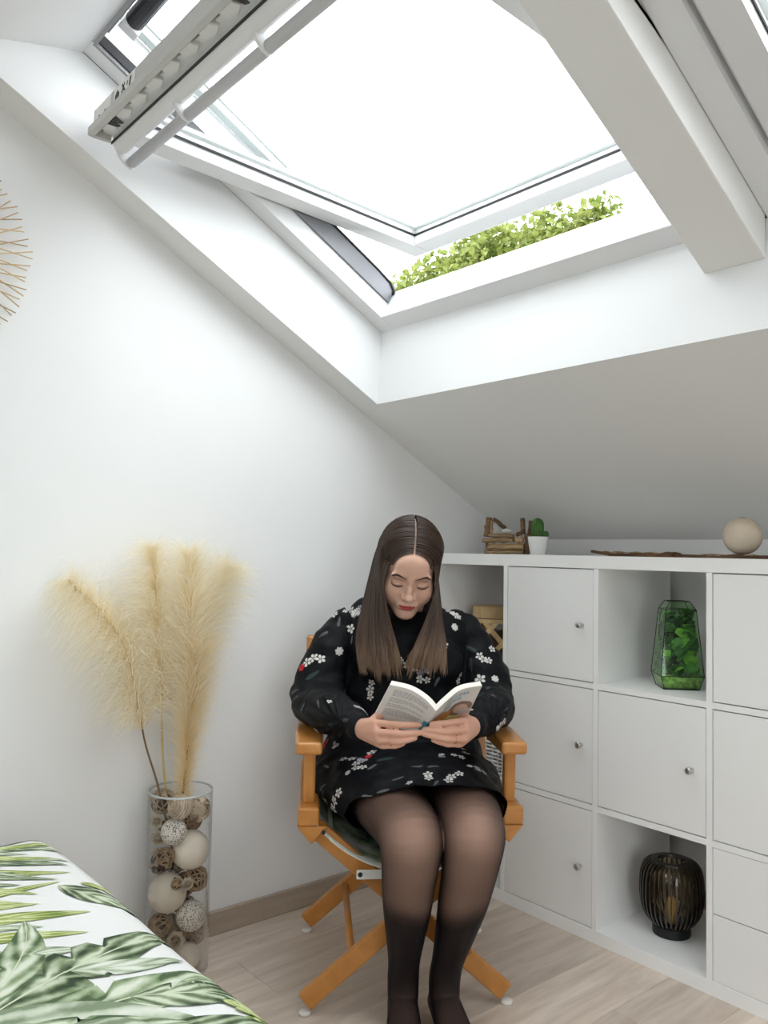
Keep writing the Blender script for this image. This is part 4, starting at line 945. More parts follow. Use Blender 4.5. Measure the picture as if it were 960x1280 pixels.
# cactus in a white pot
ca = thing('potted_cactus', 'small green cactus in a white pot on top of the shelf', 'cactus', (0.398, 0.128, TOPZ))
MB().lathe([(0.0, 0.0), (0.0255, 0.0), (0.027, 0.003), (0.0355, 0.058), (0.035, 0.0605), (0.0325, 0.0605), (0.031, 0.050), (0.0, 0.050)], 40).build('pot', mat('white_ceramic', (0.78, 0.78, 0.77), 0.35, coat=0.3), ca, smooth=True)
M_CACT = mat('cactus_green', (0.045, 0.125, 0.022), 0.6, noise_amt=0.3, noise_scale=60)
def cact(cx, cy, R, z0, z1, ribs, name):
    rows = []; N = ribs*6
    for i in range(15):
        t = i/14; z = z0+(z1-z0)*t; r = R*(0.90+0.10*sin(pi*t))*(sqrt(max(0.0, 1-((t-0.72)/0.28)**2)) if t > 0.72 else 1.0)
        r = max(r, 0.0006)
        rows.append([Vector((cx+r*(0.84+0.16*abs(cos(ribs*pi*k/N*1.0)))*cos(2*pi*k/N), cy+r*(0.84+0.16*abs(cos(ribs*pi*k/N)))*sin(2*pi*k/N), z)) for k in range(N)])
    return MB().rings(rows).build(name, M_CACT, ca, smooth=True)
cact(-0.004, 0, 0.0215, 0.048, 0.124, 10, 'cactus_stem'); cact(0.018, 0.014, 0.0115, 0.048, 0.081, 8, 'cactus_offshoot')
MB().lathe([(0.0, 0.0515), (0.031, 0.0515)], 24).build('soil', mat('soil', (0.06, 0.045, 0.03), 0.95), ca)

# bark boards and wooden ball
M_BARKB = wood_mat('dark_bark', (0.025, 0.014, 0.009), (0.17, 0.085, 0.04), scale=(3, 16, 16), rough=0.8, rings=5, rand=0.2)
def bark(name, label, x0, x1, y, w0, w1, h, seed, rz):
    t = thing(name, label, 'bark', ((x0+x1)/2, y, TOPZ), rz, 'bark pieces on the shelf'); q = random.Random(seed); L = x1-x0; rows = []
    n = 22
    for i in range(n+1):
        s = i/n; x = -L/2+L*s; w = w0+(w1-w0)*s+0.007*noise.noise(Vector((s*9, seed, 0))); hh = h*(0.65+0.35*s+0.35*noise.noise(Vector((s*8, seed, 3)))); yo = 0.006*noise.noise(Vector((s*4, seed, 5))); lift = 0.0 if s > 0.25 else 0.010*(1-s/0.25)*(1 if w0 < 0.02 else 0)
        pr = [(-w, 0), (-w*0.95, hh*0.7), (-w*0.5, hh*1.02), (0, hh*0.82), (w*0.5, hh*1.0), (w*0.95, hh*0.65), (w, 0)]
        rows.append([Vector((x, yo+a, b+lift)) for a, b in pr])
    MB().rings(rows).build('bark_body', M_BARKB, t)
    for k in range(5):
        s = q.uniform(0.05, 0.75); x = -L/2+L*s; Ls = q.uniform(0.03, 0.07); yy = q.uniform(-0.6, 0.6)*(w0+(w1-w0)*s)
        MB().tube([(x, yy, h*0.8+0.001), (x+Ls*0.5, yy+0.003, h*1.0), (x+Ls, yy, h*0.85)], [0.001, 0.0024, 0.001], 6).build('bark_splinter', M_DRIFT[0], t, smooth=True)
    return t
bark('bark_strip', 'pointed strip of brown bark lying on the shelf top by the cactus', 0.640, 0.935, 0.085, 0.008, 0.030, 0.013, 3, radians(-3))
bark('bark_tray', 'flat dark bark piece under the cream wooden ball', 0.945, 1.30, 0.085, 0.045, 0.050, 0.010, 8, 0)
o = MB().sphere((0, 0, 0), 0.0495, 48, 30, lambda d: 1+0.004*noise.noise(d*6)).build('turned_wood_ball', mat('pale_turned_wood', (0.60, 0.51, 0.40), 0.75, noise_amt=0.10, noise_scale=28, bump=0.3, bump_scale=120), None, smooth=True)
o.location = (1.118, 0.088, TOPZ+0.0105+0.049)
tag(o, 'pale round wooden ball resting on the dark bark piece', 'decorative ball')
MB().lathe([(0.0, 0.0), (0.006, 0.0), (0.007, 0.0008), (0.0, 0.0012)], 16, (0, 0, 0.0492)).build('drill_mark', M_DRIFT[0], o)

# ------------------------------------------------------------------ director's chair
CO = Vector((0.45, -0.514, 0.0)); CRZ = radians(54.7)
CH = thing('folding_chair', 'folding wooden director chair with leaf-print canvas seat, holding the reader', 'chair', CO, CRZ)
M_BEECH = wood_mat('honey_beech', (0.43, 0.165, 0.030), (0.58, 0.255, 0.060), scale=(2.2, 2.2, 2.2), rough=0.35, spec=0.45, rings=5, rand=0.05, coat=0.25)
def bar(p0, p1, w, d, name='leg', bev=0.004, up=Vector((0, 1, 0))):
    """bar of width w in the p0-p1 plane across the bar, depth d along up"""
    p0, p1 = Vector(p0), Vector(p1); ax = (p1-p0).normalized(); sd = up.cross(ax).normalized()
    vs = [p+sd*sx*w/2+up*sy*d/2 for p in (p0, p1) for sx, sy in ((-1, -1), (1, -1), (1, 1), (-1, 1))]
    return MB().add(vs, [(0,1,2,3), (4,7,6,5), (0,4,5,1), (1,5,6,2), (2,6,7,3), (3,7,4,0)]).build(name, M_BEECH, CH, bevel=bev)
for (ya, yb) in ((-0.246, -0.221), (0.190, 0.165)):
    l = bar((-0.252, ya, 0.030), (0.232, ya, 0.436), 0.046, 0.022); bar((0.246, yb, 0.030), (-0.236, yb, 0.436), 0.046, 0.022)
    MB().tube([(0.0, ya-0.014, 0.238), (0.0, yb+0.014, 0.238)], 0.006, 12).build('pivot_bolt', M_STEEL, CH)
for sx in (-1, 1):
    for y in (-0.234, 0.178):
        yy = (-0.246 if sx < 0 else -0.221) if y < 0 else (0.190 if sx < 0 else 0.165)
        MB().lathe([(0.0, 0.0), (0.015, 0.0), (0.0155, 0.007), (0.010, 0.010), (0.0, 0.010)], 20, (sx*0.250, yy, 0.0002)).build('foot_glide', mat('white_glide', (0.72, 0.70, 0.66), 0.5), CH, smooth=True)
    # seat rail, bracket, posts, arm
    MB().box((min(sx*0.226, sx*0.278), -0.262, 0.449), (max(sx*0.226, sx*0.278), 0.215, 0.494)).build('seat_rail', M_BEECH, CH, bevel=0.006)
    for y in (-0.250, 0.178):
        MB().prism([(sx*0.207, 0.4485), (sx*0.280, 0.4485), (sx*0.243, 0.405)], 1, y-0.010, y+0.030).build('rail_bracket', M_BEECH, CH, bevel=0.003)
        MB().tube([(sx*0.215, y-0.012, 0.435), (sx*0.215, y-0.0095, 0.435)], 0.005, 10).build('bolt', M_RUBBER, CH)
    bar((sx*0.252, -0.205, 0.490), (sx*0.252, -0.212, 0.620), 0.030, 0.030, 'front_post', 0.007)
    bar((sx*0.258, 0.165, 0.470), (sx*0.255, 0.235, 0.860), 0.028, 0.032, 'back_post', 0.007)
    arm = [(sx*0.222, -0.262), (sx*0.286, -0.262), (sx*0.292, -0.10), (sx*0.280, 0.215), (sx*0.228, 0.215), (sx*0.218, -0.10)]
    MB().prism(arm, 2, 0.619, 0.650).build('armrest', M_BEECH, CH, bevel=0.008, bseg=3)
for x in (-0.140, 0.150): MB().tube([(x, -0.232, 0.134 if x < 0 else 0.134), (x, 0.178, 0.134)], 0.0095, 14).build('stretcher', M_BEECH, CH, smooth=True)
M_CANV = print_mat('leaf_canvas', (0.05, 0.08, 0.04), (0.30, 0.36, 0.22), (0.72, 0.72, 0.66), (0.7, 0.7, 0.62), 9)
rows = []; uvs = []
for j in range(9):
    y = -0.258+0.47*j/8; row = []
    for i in range(25):
        s = i/24*2-1; row.append(Vector((s*0.232, y, 0.455-0.115*(1-s*s)**0.85)))
    rows.append(row)
top = MB().rings(rows, caps=False, closed=False)
def canvas(rows, name):
    n = len(rows[0]); vs = [p for r in rows for p in r]; k = len(vs); nn = []
    vs2 = vs + [p-Vector((0, 0.0 if name == 'seat_canvas' else -0.003, 0.003 if name == 'seat_canvas' else 0)) for p in vs]
    fs = []
    for a in range(len(rows)-1):
        for b in range(n-1): e = a*n+b; fs.append((e, e+1, e+n+1, e+n)); fs.append((k+e, k+e+n, k+e+n+1, k+e+1))
    for b in range(n-1): fs.append((b, k+b, k+b+1, b+1)); e = (len(rows)-1)*n+b; fs.append((e, e+1, k+e+1, k+e))
    me = MB().add(vs2, fs).mesh(name, M_CANV, smooth=True)
    me.attributes.new('leaf_uv', 'FLOAT_VECTOR', 'POINT').data.foreach_set('vector', [c for v in vs2 for c in (v[0]*2.2+v[1]+v[2]*2, 0.2+0.5*sin(v[0]*14), 0)])
    return link(name, me, CH)
canvas(rows, 'seat_canvas')
rows = [[Vector((s*0.258, 0.212+0.030*(1-(s)**2)+(z-0.62)*0.12, z)) for s in [i/20*2-1 for i in range(21)]] for z in (0.66, 0.72, 0.79, 0.85)]
canvas(rows, 'back_canvas')
MB().box((-0.133, -0.262, 0.322), (-0.055, -0.258, 0.345)).build('hinge_strap', mat('white_metal', (0.70, 0.71, 0.66), 0.4), CH, bevel=0.002)
MB().lathe([(0.0, 0.0), (0.006, 0.0), (0.005, 0.003), (0.0, 0.004)], 12).xf(Matrix.Translation((-0.124, -0.262, 0.334)) @ Euler((pi/2, 0, 0)).to_matrix().to_4x4()).build('strap_bolt', M_RUBBER, CH)
# ------------------------------------------------------------------ the reader (chair-local coordinates: x across, y away from the camera side, z up)
import numpy as np
def remeshed(name, mbs, voxel, smooth_it=4, fac=0.5):
    """one continuous skin over overlapping closed pieces"""
    m = MB()
    for b in mbs: m.add(b.v, b.f)
    me = bpy.data.meshes.new(name+'_raw'); me.from_pydata(m.v, [], m.f)
    bm = bmesh.new(); bm.from_mesh(me); bmesh.ops.recalc_face_normals(bm, faces=bm.faces); bm.to_mesh(me); bm.free()
    o = bpy.data.objects.new(name+'_raw', me); COL.objects.link(o)
    r = o.modifiers.new('r', 'REMESH'); r.mode = 'VOXEL'; r.voxel_size = voxel; r.adaptivity = 0.0
    s = o.modifiers.new('s', 'SMOOTH'); s.iterations = smooth_it; s.factor = fac
    dg = bpy.context.evaluated_depsgraph_get(); out = bpy.data.meshes.new_from_object(o.evaluated_get(dg))
    bpy.data.objects.remove(o); bpy.data.meshes.remove(me); out.name = name
    out.polygons.foreach_set('use_smooth', [True]*len(out.polygons))
    return out
def coords(me):
    a = np.empty(len(me.vertices)*3); me.vertices.foreach_get('co', a); return a.reshape(-1, 3)
def ell_tube(pts, n=28, close=True):
    """pts: (centre, rx, ry, [dir]) loft of ellipses square to the path; rx across, ry the other way"""
    P = [Vector(p[0]) for p in pts]; rows = []
    for i, p in enumerate(pts):
        t = (P[min(i+1, len(P)-1)]-P[max(i-1, 0)]).normalized()
        if len(p) > 3: t = Vector(p[3]).normalized()
        sx = Vector((1, 0, 0)); sx = (sx - t*sx.dot(t)); sx = sx.normalized() if sx.length > 0.2 else Vector((0, 1, 0)); sy = t.cross(sx)
        rows.append([P[i]+sx*p[1]*cos(2*pi*k/n)+sy*p[2]*sin(2*pi*k/n) for k in range(n)])
    return MB().rings(rows)
def dense(pts, m=5):
    """smooth in-between rings"""
    A = [list(p[0])+[p[1], p[2]] for p in pts]; out = []
    for i in range(len(A)-1):
        p0, p1, p2, p3 = A[max(i-1, 0)], A[i], A[i+1], A[min(i+2, len(A)-1)]
        for k in range(m):
            t = k/m; q = [0.5*((2*b)+(-a+c)*t+(2*a-5*b+4*c-d)*t*t+(-a+3*b-3*c+d)*t**3) for a, b, c, d in zip(p0, p1, p2, p3)]
            out.append((q[:3], max(q[3], 0.002), max(q[4], 0.002)))
    out.append((A[-1][:3], A[-1][3], A[-1][4])); return out

# --- head from smoothly joined ellipsoids, found along rays from its middle
HC = Vector((0.004, -0.080, 1.079)); HROT = Euler((radians(31), radians(5), radians(-1))).to_matrix()
HS = 1.03
def head_mesh():
    E = []
    def e(c, r, k=0.010): E.append((np.array(c), np.array(r), k))
    e((0, 0.018, 0.036), (0.0745, 0.096, 0.081)); e((0, -0.028, -0.025), (0.0610, 0.060, 0.078), 0.02); e((0, -0.026, -0.070), (0.0545, 0.055, 0.044), 0.022)
    e((0, -0.068, -0.100), (0.0250, 0.020, 0.0175), 0.022)
    for s in (-1, 1):
        e((s*0.038, -0.055, -0.038), (0.0260, 0.025, 0.030), 0.020); e((s*0.030, -0.078, 0.0195), (0.0220, 0.0095, 0.0068), 0.012)
        e((s*0.031, -0.0735, -0.002), (0.0158, 0.0145, 0.0120), 0.004); e((s*0.0125, -0.0935, -0.0365), (0.0085, 0.0105, 0.0078), 0.004)
    e((0, -0.074, 0.040), (0.040, 0.016, 0.030), 0.02)
    e((0, -0.084, -0.002), (0.0085, 0.0140, 0.0250), 0.009); e((0, -0.096, -0.022), (0.0090, 0.0125, 0.0180), 0.006); e((0, -0.1050, -0.0315), (0.0118, 0.0115, 0.0100), 0.006)
    e((0, -0.086, -0.0630), (0.0270, 0.0120, 0.0170), 0.010); e((0, -0.0955, -0.0590), (0.0175, 0.0070, 0.0046), 0.0035); e((0, -0.0935, -0.0680), (0.0155, 0.0080, 0.0056), 0.0035)
    def f(p):
        d = None
        for c, r, k in E:
            q = (p-c)/r; ln = np.sqrt((q*q).sum(-1)); g = (q/r); gl = np.sqrt((g*g).sum(-1))+1e-9; v = ln*(ln-1)/gl
            if d is None: d = v
            else:
                h = np.clip(0.5+0.5*(d-v)/k, 0, 1); d = d*(1-h)+v*h-k*h*(1-h)
        for s in (-1, 1):     # eye sockets
            q = (p-np.array((s*0.030, -0.096, 0.0065)))/np.array((0.019, 0.015, 0.0085)); v = np.sqrt((q*q).sum(-1)); d = d+0.0048*np.exp(-v*v)
            q = (p-np.array((s*0.030, -0.094, -0.0185)))/np.array((0.020, 0.016, 0.0065)); v = np.sqrt((q*q).sum(-1)); d = d+0.0020*np.exp(-v*v)
            q = (p-np.array((s*0.026, -0.095, -0.050)))/np.array((0.006, 0.02, 0.016)); v = np.sqrt((q*q).sum(-1)); d = d+0.0012*np.exp(-v*v)
        q = (p-np.array((0, -0.1035, -0.0635)))/np.array((0.021, 0.010, 0.0014)); v = np.sqrt((q*q).sum(-1)); d = d+0.0022*np.exp(-v*v)   # mouth line
        q = (p-np.array((0, -0.090, -0.0815)))/np.array((0.014, 0.014, 0.006)); v = np.sqrt((q*q).sum(-1)); d = d+0.0025*np.exp(-v*v)
        return d
    nu, nv = 220, 170
    D = np.array([(sin(pi*j/nv)*sin(2*pi*i/nu), -sin(pi*j/nv)*cos(2*pi*i/nu), cos(pi*j/nv)) for j in range(1, nv) for i in range(nu)] + [(0, 0, 1), (0, 0, -1)])
    c0 = np.array((0, -0.030, -0.015)); lo = np.full(len(D), 0.02); hi = np.full(len(D), 0.20)
    ts = np.linspace(0.03, 0.19, 81); last = np.full(len(D), 0.03)
    for t in ts: v = f(c0+D*t); last = np.where(v < 0, t, last)
    lo = last; hi = last+0.0021
    for _ in range(12):
        mi = (lo+hi)/2; v = f(c0+D*mi[:, None]); lo = np.where(v < 0, mi, lo); hi = np.where(v < 0, hi, mi)
    V = c0+D*lo[:, None]; m = MB(); fs = []
    for j in range(nv-2):
        for i in range(nu): fs.append((j*nu+i, (j+1)*nu+i, (j+1)*nu+(i+1) % nu, j*nu+(i+1) % nu))
    t = (nv-1)*nu
    for i in range(nu): fs.append((t, i, (i+1) % nu)); fs.append((t+1, (nv-2)*nu+(i+1) % nu, (nv-2)*nu+i))
    return m.add([tuple(v) for v in V], fs), V
hm, HV = head_mesh()
def h2c(p): return HC + HROT @ (Vector(p)*HS)
def c2h(a): return ((a-np.array(HC)) @ np.array(HROT))/HS
head_local_bvh = BVHTree.FromPolygons(hm.v, hm.f)
hm.v = [tuple(h2c(v)) for v in hm.v]

# --- hands
def hand(sg, W, KN, PIP, TIP, TH, rf):
    parts = []
    for (k, p, t), r in zip(zip(KN, PIP, TIP), rf):
        k, p, t = Vector(k), Vector(p), Vector(t); dip = p.lerp(t, 0.55)+(p-k).normalized()*0.002
        pts = catmull([Vector(W).lerp(k, 0.62), k, k.lerp(p, 0.5), p, dip, t], 4); n = len(pts)
        rad = []
        for i in range(n):
            s = i/(n-1); rr = r*(1.12-0.30*s)*(1+0.07*math.exp(-((s-0.58)/0.05)**2)+0.06*math.exp(-((s-0.78)/0.04)**2)); rad.append(rr if s < 0.985 else rr*0.7)
        m = MB().tube(pts, rad, 14); parts.append(m); parts.append(MB().sphere(t, rad[-2]*0.96, 14, 10))
    # palm: hull round wrist, knuckles and thumb root
    bm = bmesh.new()
    def blob(c, r, sc=(1, 1, 1)):
        for v in MB().sphere(c, (r*sc[0], r*sc[1], r*sc[2]), 12, 8).v: bm.verts.new(v)
    W = Vector(W); blob(W, 0.0225, (0.9, 0.9, 1.15))
    for k, r in zip(KN, rf): blob(Vector(k), r*1.12)
    blob(Vector(TH[0]), 0.013)
    res = bmesh.ops.convex_hull(bm, input=bm.verts)
    used = set(f for f in res['geom'] if isinstance(f, bmesh.types.BMFace)); bm.verts.index_update(); bm.verts.ensure_lookup_table()
    idx = {v: i for i, v in enumerate(bm.verts)}
    parts.append(MB().add([tuple(v.co) for v in bm.verts], [tuple(idx[v] for v in f.verts) for f in bm.faces])); bm.free()
    parts.append(MB().tube(catmull(TH, 4), [0.0125, 0.0125, 0.012, 0.0115, 0.011, 0.0105, 0.0105, 0.010, 0.009][:len(catmull(TH, 4))] if len(catmull(TH, 4)) <= 9 else 0.0105, 12)); parts.append(MB().sphere(Vector(TH[-1]), 0.0095, 12, 8))
    return parts
# her right hand (towards the gable wall) and left hand (towards the shelf)
HR = hand(-1, (-0.126, -0.358, 0.703), [(-0.104, -0.415, 0.729), (-0.103, -0.425, 0.711), (-0.098, -0.427, 0.694), (-0.091, -0.417, 0.679)],
    [(-0.056, -0.447, 0.732), (-0.053, -0.455, 0.714), (-0.054, -0.454, 0.697), (-0.062, -0.442, 0.684)], [(-0.009, -0.442, 0.731), (-0.006, -0.448, 0.715), (-0.020, -0.449, 0.703), (-0.044, -0.442, 0.690)],
    [(-0.112, -0.380, 0.722), (-0.088, -0.372, 0.742), (-0.064, -0.366, 0.752)], (0.0079, 0.0081, 0.0077, 0.0066))
HL_ = hand(1, (0.124, -0.358, 0.708), [(0.100, -0.415, 0.735), (0.101, -0.425, 0.716), (0.098, -0.427, 0.697), (0.090, -0.417, 0.682)],
    [(0.055, -0.447, 0.736), (0.053, -0.455, 0.719), (0.052, -0.455, 0.702), (0.054, -0.444, 0.688)], [(0.019, -0.442, 0.733), (0.003, -0.448, 0.722), (0.001, -0.449, 0.712), (0.022, -0.446, 0.698)],
    [(0.112, -0.380, 0.728), (0.092, -0.372, 0.748), (0.070, -0.366, 0.758)], (0.0079, 0.0081, 0.0077, 0.0066))

# --- legs
LEG_R = dense([((-0.105, 0.085, 0.500), 0.098, 0.098), ((-0.085, -0.06, 0.500), 0.094, 0.090), ((-0.055, -0.22, 0.492), 0.086, 0.080), ((-0.028, -0.345, 0.482), 0.077, 0.070), ((-0.019, -0.398, 0.462), 0.073, 0.068),
    ((-0.019, -0.402, 0.415), 0.066, 0.060), ((-0.021, -0.388, 0.360), 0.0605, 0.058), ((-0.021, -0.370, 0.300), 0.055, 0.056), ((-0.021, -0.345, 0.225), 0.0445, 0.047), ((-0.021, -0.326, 0.160), 0.0365, 0.038), ((-0.021, -0.315, 0.115), 0.0360, 0.040), ((-0.021, -0.315, 0.070), 0.035, 0.044)], 5)
LEG_L = dense([((0.125, 0.085, 0.500), 0.098, 0.098), ((0.130, -0.06, 0.502), 0.094, 0.090), ((0.130, -0.22, 0.497), 0.086, 0.080), ((0.127, -0.345, 0.487), 0.077, 0.070), ((0.126, -0.398, 0.467), 0.072, 0.068),
    ((0.121, -0.402, 0.420), 0.066, 0.060), ((0.115, -0.388, 0.365), 0.0610, 0.058), ((0.107, -0.370, 0.305), 0.056, 0.056), ((0.094, -0.345, 0.225), 0.0445, 0.047), ((0.083, -0.326, 0.160), 0.0365, 0.038), ((0.078, -0.315, 0.115), 0.0360, 0.040), ((0.077, -0.315, 0.070), 0.035, 0.044)], 5)
def foot(x, dxx):
    pts = [((x-0.15*dxx, -0.270, 0.036), 0.030, 0.030), ((x, -0.300, 0.050), 0.034, 0.046), ((x+0.15*dxx, -0.345, 0.050), 0.036, 0.044), ((x+0.45*dxx, -0.400, 0.036), 0.041, 0.032), ((x+0.75*dxx, -0.450, 0.025), 0.045, 0.022), ((x+0.95*dxx, -0.490, 0.018), 0.040, 0.0155), ((x+dxx, -0.512, 0.014), 0.026, 0.010)]
    return ell_tube(dense(pts, 4), 24)
FOOT_R = foot(-0.021, -0.012); FOOT_L = foot(0.077, 0.022)
leg_parts = [ell_tube(LEG_R, 30), ell_tube(LEG_L, 30), FOOT_R, FOOT_L]
# --- torso, neck, arms under the dress
torso = ell_tube(dense([((0.012, 0.075, 0.44), 0.17, 0.11), ((0.012, 0.075, 0.52), 0.185, 0.115), ((0.014, 0.070, 0.64), 0.135, 0.095), ((0.016, 0.062, 0.76), 0.130, 0.090), ((0.017, 0.062, 0.87), 0.138, 0.075), ((0.018, 0.066, 0.925), 0.105, 0.050), ((0.017, 0.060, 0.955), 0.07, 0.052)], 4), 30)
neck = ell_tube(dense([((0.017, 0.062, 0.90), 0.052, 0.052), ((0.014, 0.040, 0.965), 0.049, 0.050), ((0.010, 0.000, 1.02), 0.048, 0.050), ((0.006, -0.03, 1.06), 0.045, 0.045)], 4), 24)
ARM_R = dense([((-0.120, 0.064, 0.890), 0.036, 0.036), ((-0.172, 0.052, 0.845), 0.038, 0.038), ((-0.228, 0.010, 0.730), 0.037, 0.037), ((-0.205, -0.10, 0.708), 0.036, 0.036), ((-0.165, -0.24, 0.702), 0.028, 0.028), ((-0.128, -0.355, 0.702), 0.020, 0.024)], 4)
ARM_L = dense([((0.155, 0.064, 0.885), 0.036, 0.036), ((0.203, 0.052, 0.835), 0.038, 0.038), ((0.235, 0.010, 0.730), 0.037, 0.037), ((0.210, -0.10, 0.712), 0.036, 0.036), ((0.165, -0.24, 0.707), 0.028, 0.028), ((0.126, -0.355, 0.707), 0.020, 0.024)], 4)
body_me = remeshed('person', [hm, neck, torso, ell_tube(ARM_R, 20), ell_tube(ARM_L, 20)] + HR + HL_ + leg_parts, 0.0021, 1, 0.5)

bm = bmesh.new(); bm.from_mesh(body_me); lv = [v for v in bm.verts if v.co.z < 0.60]
for _ in range(14): bmesh.ops.smooth_vert(bm, verts=lv, factor=0.5, use_axis_x=True, use_axis_y=True, use_axis_z=True)
bm.to_mesh(body_me); bm.free(); body_me.polygons.foreach_set('use_smooth', [True]*len(body_me.polygons))
# --- colours on the skin
A = coords(body_me); H = c2h(A); n = len(A)
SKIN = np.array((0.60, 0.365, 0.275)); col = np.tile(SKIN, (n, 1))
x, y, z = H[:, 0], H[:, 1], H[:, 2]; face = (y < 0.0) & (A[:, 2] > 0.90) & (np.abs(x) < 0.12)
def blend(mask, c):
    global col
    w = np.clip(mask, 0, 1)[:, None]*face[:, None]; col = col*(1-w)+np.array(c)*w
def gauss(cx, cz, sx, sz): return np.exp(-(((x-cx)/sx)**2+((z-cz)/sz)**2))
for s in (-1, 1):
    blend(0.35*gauss(s*0.040, -0.036, 0.018, 0.016), (0.64, 0.31, 0.24)); blend(0.55*gauss(s*0.031, 0.006, 0.017, 0.0075)*(y < -0.05), (0.36, 0.19, 0.13)); blend(0.25*gauss(s*0.031, -0.013, 0.015, 0.006), (0.42, 0.22, 0.16))  # blush, plus brown shading round the eyes painted into the skin
    blend(0.9*gauss(s*0.0065, -0.0415, 0.0035, 0.0022)*(y < -0.085), (0.22, 0.08, 0.06))
up_ = np.clip((0.0255-np.abs(x))/0.004, 0, 1); zl = -0.0632+0.0010*np.cos(x*120)
lipu = (z > zl) & (z < -0.0555-0.0045*(np.abs(x)/0.0205)**1.6-0.0012*np.exp(-(x/0.004)**2)); lipl = (z <= zl) & (z > -0.0735+0.0095*(np.abs(x)/0.0205)**2)
lip = (lipu | lipl) & (np.abs(x) < 0.0205) & (y < -0.075); blend(lip*0.92, (0.42, 0.045, 0.05)); blend(0.75*np.exp(-((z-zl)/0.0012)**2)*(np.abs(x) < 0.021)*(y < -0.08), (0.13, 0.015, 0.02))
# scalp under the hair, with the parting left bare
hl_z = 0.086-0.72*np.clip(np.abs(x)-0.004, 0, 1)-4.0*np.clip(np.abs(x)-0.055, 0, 1)
scalp = (A[:, 2] > 0.93) & ((z > hl_z) | (y > -0.020)) & (z > -0.09)
part = (np.abs(x) < 0.0030) & (z > 0.04)
col[scalp & ~part] = (0.040, 0.022, 0.014); col[scalp & part] = (0.58, 0.38, 0.30)
# knuckles and finger ends a little redder
hd = (A[:, 1] < -0.36) & (A[:, 2] > 0.64) & (A[:, 2] < 0.80); col[hd] = col[hd]*np.array((1.0, 0.90, 0.86))
ca_ = body_me.color_attributes.new('skin', 'FLOAT_COLOR', 'POINT'); ca_.data.foreach_set('color', np.concatenate([col, np.ones((n, 1))], 1).ravel())
M_SKIN = mat('skin', (0.6, 0.35, 0.25), 0.48, spec=0.35, subsurf=0.12, bump=0.06, bump_scale=700)
nt = M_SKIN.node_tree; an = nt.nodes.new('ShaderNodeAttribute'); an.attribute_name = 'skin'; nt.links.new(an.outputs['Color'], nt.nodes['Principled BSDF'].inputs['Base Color'])
body_me.materials.append(M_SKIN)
person = link('person', body_me, None, CO, (0, 0, CRZ))
tag(person, 'woman in a black floral dress and sheer black tights, seated reading a paperback', 'person')

# --- tights: a thin sheer layer over the legs
bm = bmesh.new(); bm.from_mesh(body_me); bm.normal_update()
bmesh.ops.delete(bm, geom=[f for f in bm.faces if f.calc_center_median().z > 0.575], context='FACES')
for v in bm.verts: v.co += v.normal*0.0013
leg_me = bpy.data.meshes.new('tights'); bm.to_mesh(leg_me); bm.free(); leg_me.materials.clear()
for an_ in [a_.name for a_ in leg_me.color_attributes]: leg_me.color_attributes.remove(leg_me.color_attributes[an_])
leg_me.polygons.foreach_set('use_smooth', [True]*len(leg_me.polygons))
L3 = coords(leg_me); zz = L3[:, 2]
def sstep(a, b, v): t = np.clip((v-a)/(b-a), 0, 1); return t*t*(3-2*t)
wob = 0.012*np.sin(L3[:, 0]*30)
den = 0.80-0.50*sstep(0.265, 0.335, zz+wob) + 0.0*zz
den = den - 0.12*(1-sstep(0.07, 0.12, zz))
for kx in (-0.021, 0.126): den = den - 0.18*np.exp(-(((L3[:, 0]-kx)/0.055)**2+((L3[:, 1]+0.43)/0.07)**2+((zz-0.50)/0.06)**2))      # stretched thin over the knees, with the skin highlight put into the cover too
leg_me.attributes.new('knit_cover', 'FLOAT', 'POINT').data.foreach_set('value', den)
mt = bpy.data.materials.new('sheer_nylon'); mt.use_nodes = True; nt = mt.node_tree; b = nt.nodes['Principled BSDF']
b.inputs['Base Color'].default_value = (0.005, 0.0045, 0.007, 1); b.inputs['Roughness'].default_value = 0.5; b.inputs['Specular IOR Level'].default_value = 0.15
an = nt.nodes.new('ShaderNodeAttribute'); an.attribute_name = 'knit_cover'
lw = nt.nodes.new('ShaderNodeLayerWeight'); lw.inputs['Blend'].default_value = 0.5      # threads close up where the knit is seen edge-on
pw = nt.nodes.new('ShaderNodeMath'); pw.operation = 'POWER'; pw.inputs[1].default_value = 1.1; nt.links.new(lw.outputs['Facing'], pw.inputs[0])
iv = nt.nodes.new('ShaderNodeMath'); iv.operation = 'SUBTRACT'; iv.inputs[0].default_value = 1.0; nt.links.new(an.outputs['Fac'], iv.inputs[1])
ml = nt.nodes.new('ShaderNodeMath'); ml.operation = 'MULTIPLY_ADD'; nt.links.new(pw.outputs[0], ml.inputs[0]); nt.links.new(iv.outputs[0], ml.inputs[1]); nt.links.new(an.outputs['Fac'], ml.inputs[2])
tr = nt.nodes.new('ShaderNodeBsdfTransparent'); tr.inputs['Color'].default_value = (1, 1, 1, 1)
mx = nt.nodes.new('ShaderNodeMixShader'); nt.links.new(ml.outputs[0], mx.inputs[0]); nt.links.new(tr.outputs[0], mx.inputs[1]); nt.links.new(b.outputs[0], mx.inputs[2]); nt.links.new(mx.outputs[0], nt.nodes['Material Output'].inputs['Surface'])
leg_me.materials.append(mt); tag(link('tights', leg_me, person), 'sheer black tights')

